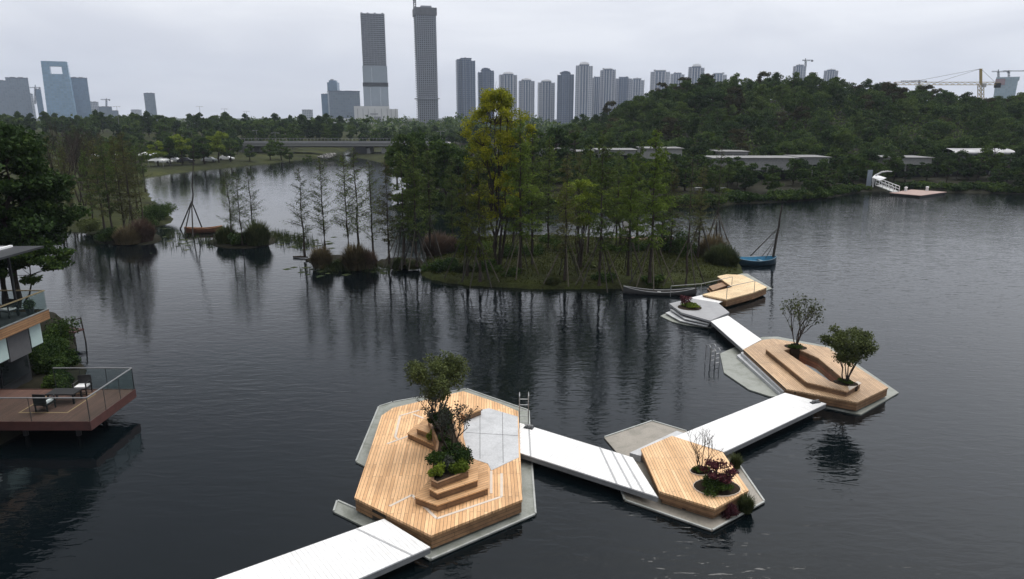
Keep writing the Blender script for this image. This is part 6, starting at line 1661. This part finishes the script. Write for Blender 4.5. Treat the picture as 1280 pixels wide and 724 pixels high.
# cranes
def lattice(q, a, b_, w, n, r):
    a, b_ = Vector(a), Vector(b_); d = (b_ - a).normalized(); s1 = d.cross(Vector((0, 1, 0)) if abs(d.y) < .9 else Vector((1, 0, 0))).normalized() * w / 2; s2 = d.cross(s1).normalized() * w / 2
    cs = [s1 + s2, s1 - s2, -s1 - s2, -s1 + s2]
    for c in cs: q.bar(a + c, b_ + c, r, r)
    for k in range(n):
        p0 = a.lerp(b_, k / n); p1 = a.lerp(b_, (k + 1) / n)
        for i in range(4): q.bar(p0 + cs[i], p1 + cs[(i + 1) % 4], r * .7, r * .7)
def crane(px, ptop, pbase, D, jibl, jibr, pjib, label, m, w=2.0, r=.28, stays=True):
    a = Q(px, pbase, D); b_ = Q(px, ptop, D); j = Q(px, pjib, D); L = Q(jibl, pjib, D); R_ = Q(jibr, pjib, D)
    e = tag(empty('tower_crane', a), label, 'crane', 'tower cranes over the skyline')
    q = MB(a); lattice(q, a, j, w, max(4, int((j[2] - a[2]) / (w * 1.3))), r); q.build('mast', m, e)
    q = MB(a); lattice(q, j, L, w * .7, max(6, int(abs(L[0] - j[0]) / (w * 1.6))), r * .8); q.build('jib', m, e)
    q = MB(a); lattice(q, j, R_, w * .7, max(3, int(abs(R_[0] - j[0]) / (w * 1.6))), r * .8); q.build('counter_jib', m, e)
    q = MB(a); q.box((R_[0] - (R_[0] - j[0]) * .08, D, R_[2] - w * .5), (abs(R_[0] - j[0]) * .16 + w * .4, w, w * 1.2)); q.build('counterweight', M['shell_dark'], e)
    q = MB(a); q.bar((j[0], j[1], j[2]), b_, w * .5, w * .5); q.build('tower_head', m, e)
    q = MB(a); q.box((j[0] + w * .6, D - w * .5, j[2] - w * .5), (w * .8, w * .8, w)); q.build('cab', M['offwhite'], e)
    if stays:
        for u in (.55, .9):
            q = MB(a); q.tube([b_, Vector(j).lerp(Vector(L), u)], r * .28, 4); q.build('stay', M['dark'], e)
        q = MB(a); q.tube([b_, Vector(j).lerp(Vector(R_), .85)], r * .28, 4); q.build('stay', M['dark'], e)
crane(1226, 86, 125, 330, 1118, 1249, 104.5, 'large yellowish tower crane with long jib behind the hill', M['crane_yellow'], 1.7, .22)
crane(1007, 73, 84, 1500, 1003, 1016, 75.5, 'small dark crane on the roof of the grey block above the hill', M['dark'], 2.4, .6, False)
crane(970, 90, 104, 900, 952, 974, 93.5, 'thin distant crane above the middle of the hill crest', M['fin_dark'], 1.6, .3)
crane(1149, 100, 112, 900, 1126, 1158, 101.5, 'thin distant crane beyond the long jib of the large crane', M['fin_dark'], 1.5, .3)
crane(1248, 87, 100, 1400, 1240, 1262, 89.5, 'dark crane on the glass building at the end of the skyline', M['dark'], 2.4, .5, False)
crane(1261, 88, 100, 1400, 1254, 1296, 88.8, 'second crane on the glass building at the end of the skyline', M['dark'], 2.2, .45)
crane(133, 123, 142, 1500, 126, 137, 124.5, 'tiny pale crane above the low grey blocks of the left skyline group', M['fin_dark'], 2.2, .5, False)
crane(44, 106, 130, 1450, 30, 50, 109.5, 'thin crane between the broad grey block and the tower with a hole', M['fin_dark'], 2.2, .5, False)
j = Q(518, -3, 1040); bb_ = Q(518.5, 14, 1040)
e = tag(empty('tower_crane', bb_), 'steep crane at the top corner of the bare concrete tower', 'crane')
q = MB(bb_); lattice(q, bb_, j, 3.0, 7, .7); q.build('mast', M['dark'], e)
q = MB(bb_); lattice(q, Q(518, 4, 1040), Q(514, -22, 1040), 2.2, 10, .5); q.build('jib', M['dark'], e)
# glass building with flared top at the end of the skyline
X, w_, h = geom(1243, 1275, 97, 1380); w = w_ * .9
e = tag(empty('office_block', (X, 1380, GZ), face(X, 1380)), 'pale turquoise glass building with a flared top and a reddish upper corner', 'building')
tq = gridmat('turquoise_glass', (.20, .29, .33), (.28, .36, .38), 4, 4, .2, .25)
q = MB(); q.add([(-w * .44, -20, 0), (w * .44, -20, 0), (w * .44, 20, 0), (-w * .44, 20, 0), (-w * .47, -20, h * .93), (w * .48, -20, h * .93), (w * .48, 20, h * .93), (-w * .47, 20, h * .93)], [(3, 2, 1, 0), (4, 5, 6, 7), (0, 1, 5, 4), (1, 2, 6, 5), (2, 3, 7, 6), (3, 0, 4, 7)]); q.build('facade', tq, e)
q = MB(); q.box((w * .03, 0, h * .966), (w * 1.0, 41, h * .07)); q.build('top_band', tq, e)
q = MB(); q.box((-w * .27, -14, h * .90), (w * .42, 16, h * .13)); q.build('corner_block', plain('reddish_hoarding', (.26, .14, .13), .8), e)

# ------------------------------------------------------------------ the air
q = MB(); q.box((0, 1900, 158), (9400, 4940, 326)); hz = q.build('haze', None); tag(hz, kind='stuff')
hz['label'] = 'thin pale haze in the air over the lake and city'
hm = bpy.data.materials.new('haze'); hm.use_nodes = True; hn = hm.node_tree
for n_ in list(hn.nodes): hn.nodes.remove(n_)
ho = hn.nodes.new('ShaderNodeOutputMaterial'); hv = hn.nodes.new('ShaderNodeVolumePrincipled')
hv.inputs['Color'].default_value = (.74, .84, 1.0, 1); hv.inputs['Density'].default_value = 0.00013; hv.inputs['Anisotropy'].default_value = 0.1
hn.links.new(hv.outputs[0], ho.inputs['Volume']); hz.data.materials.append(hm)
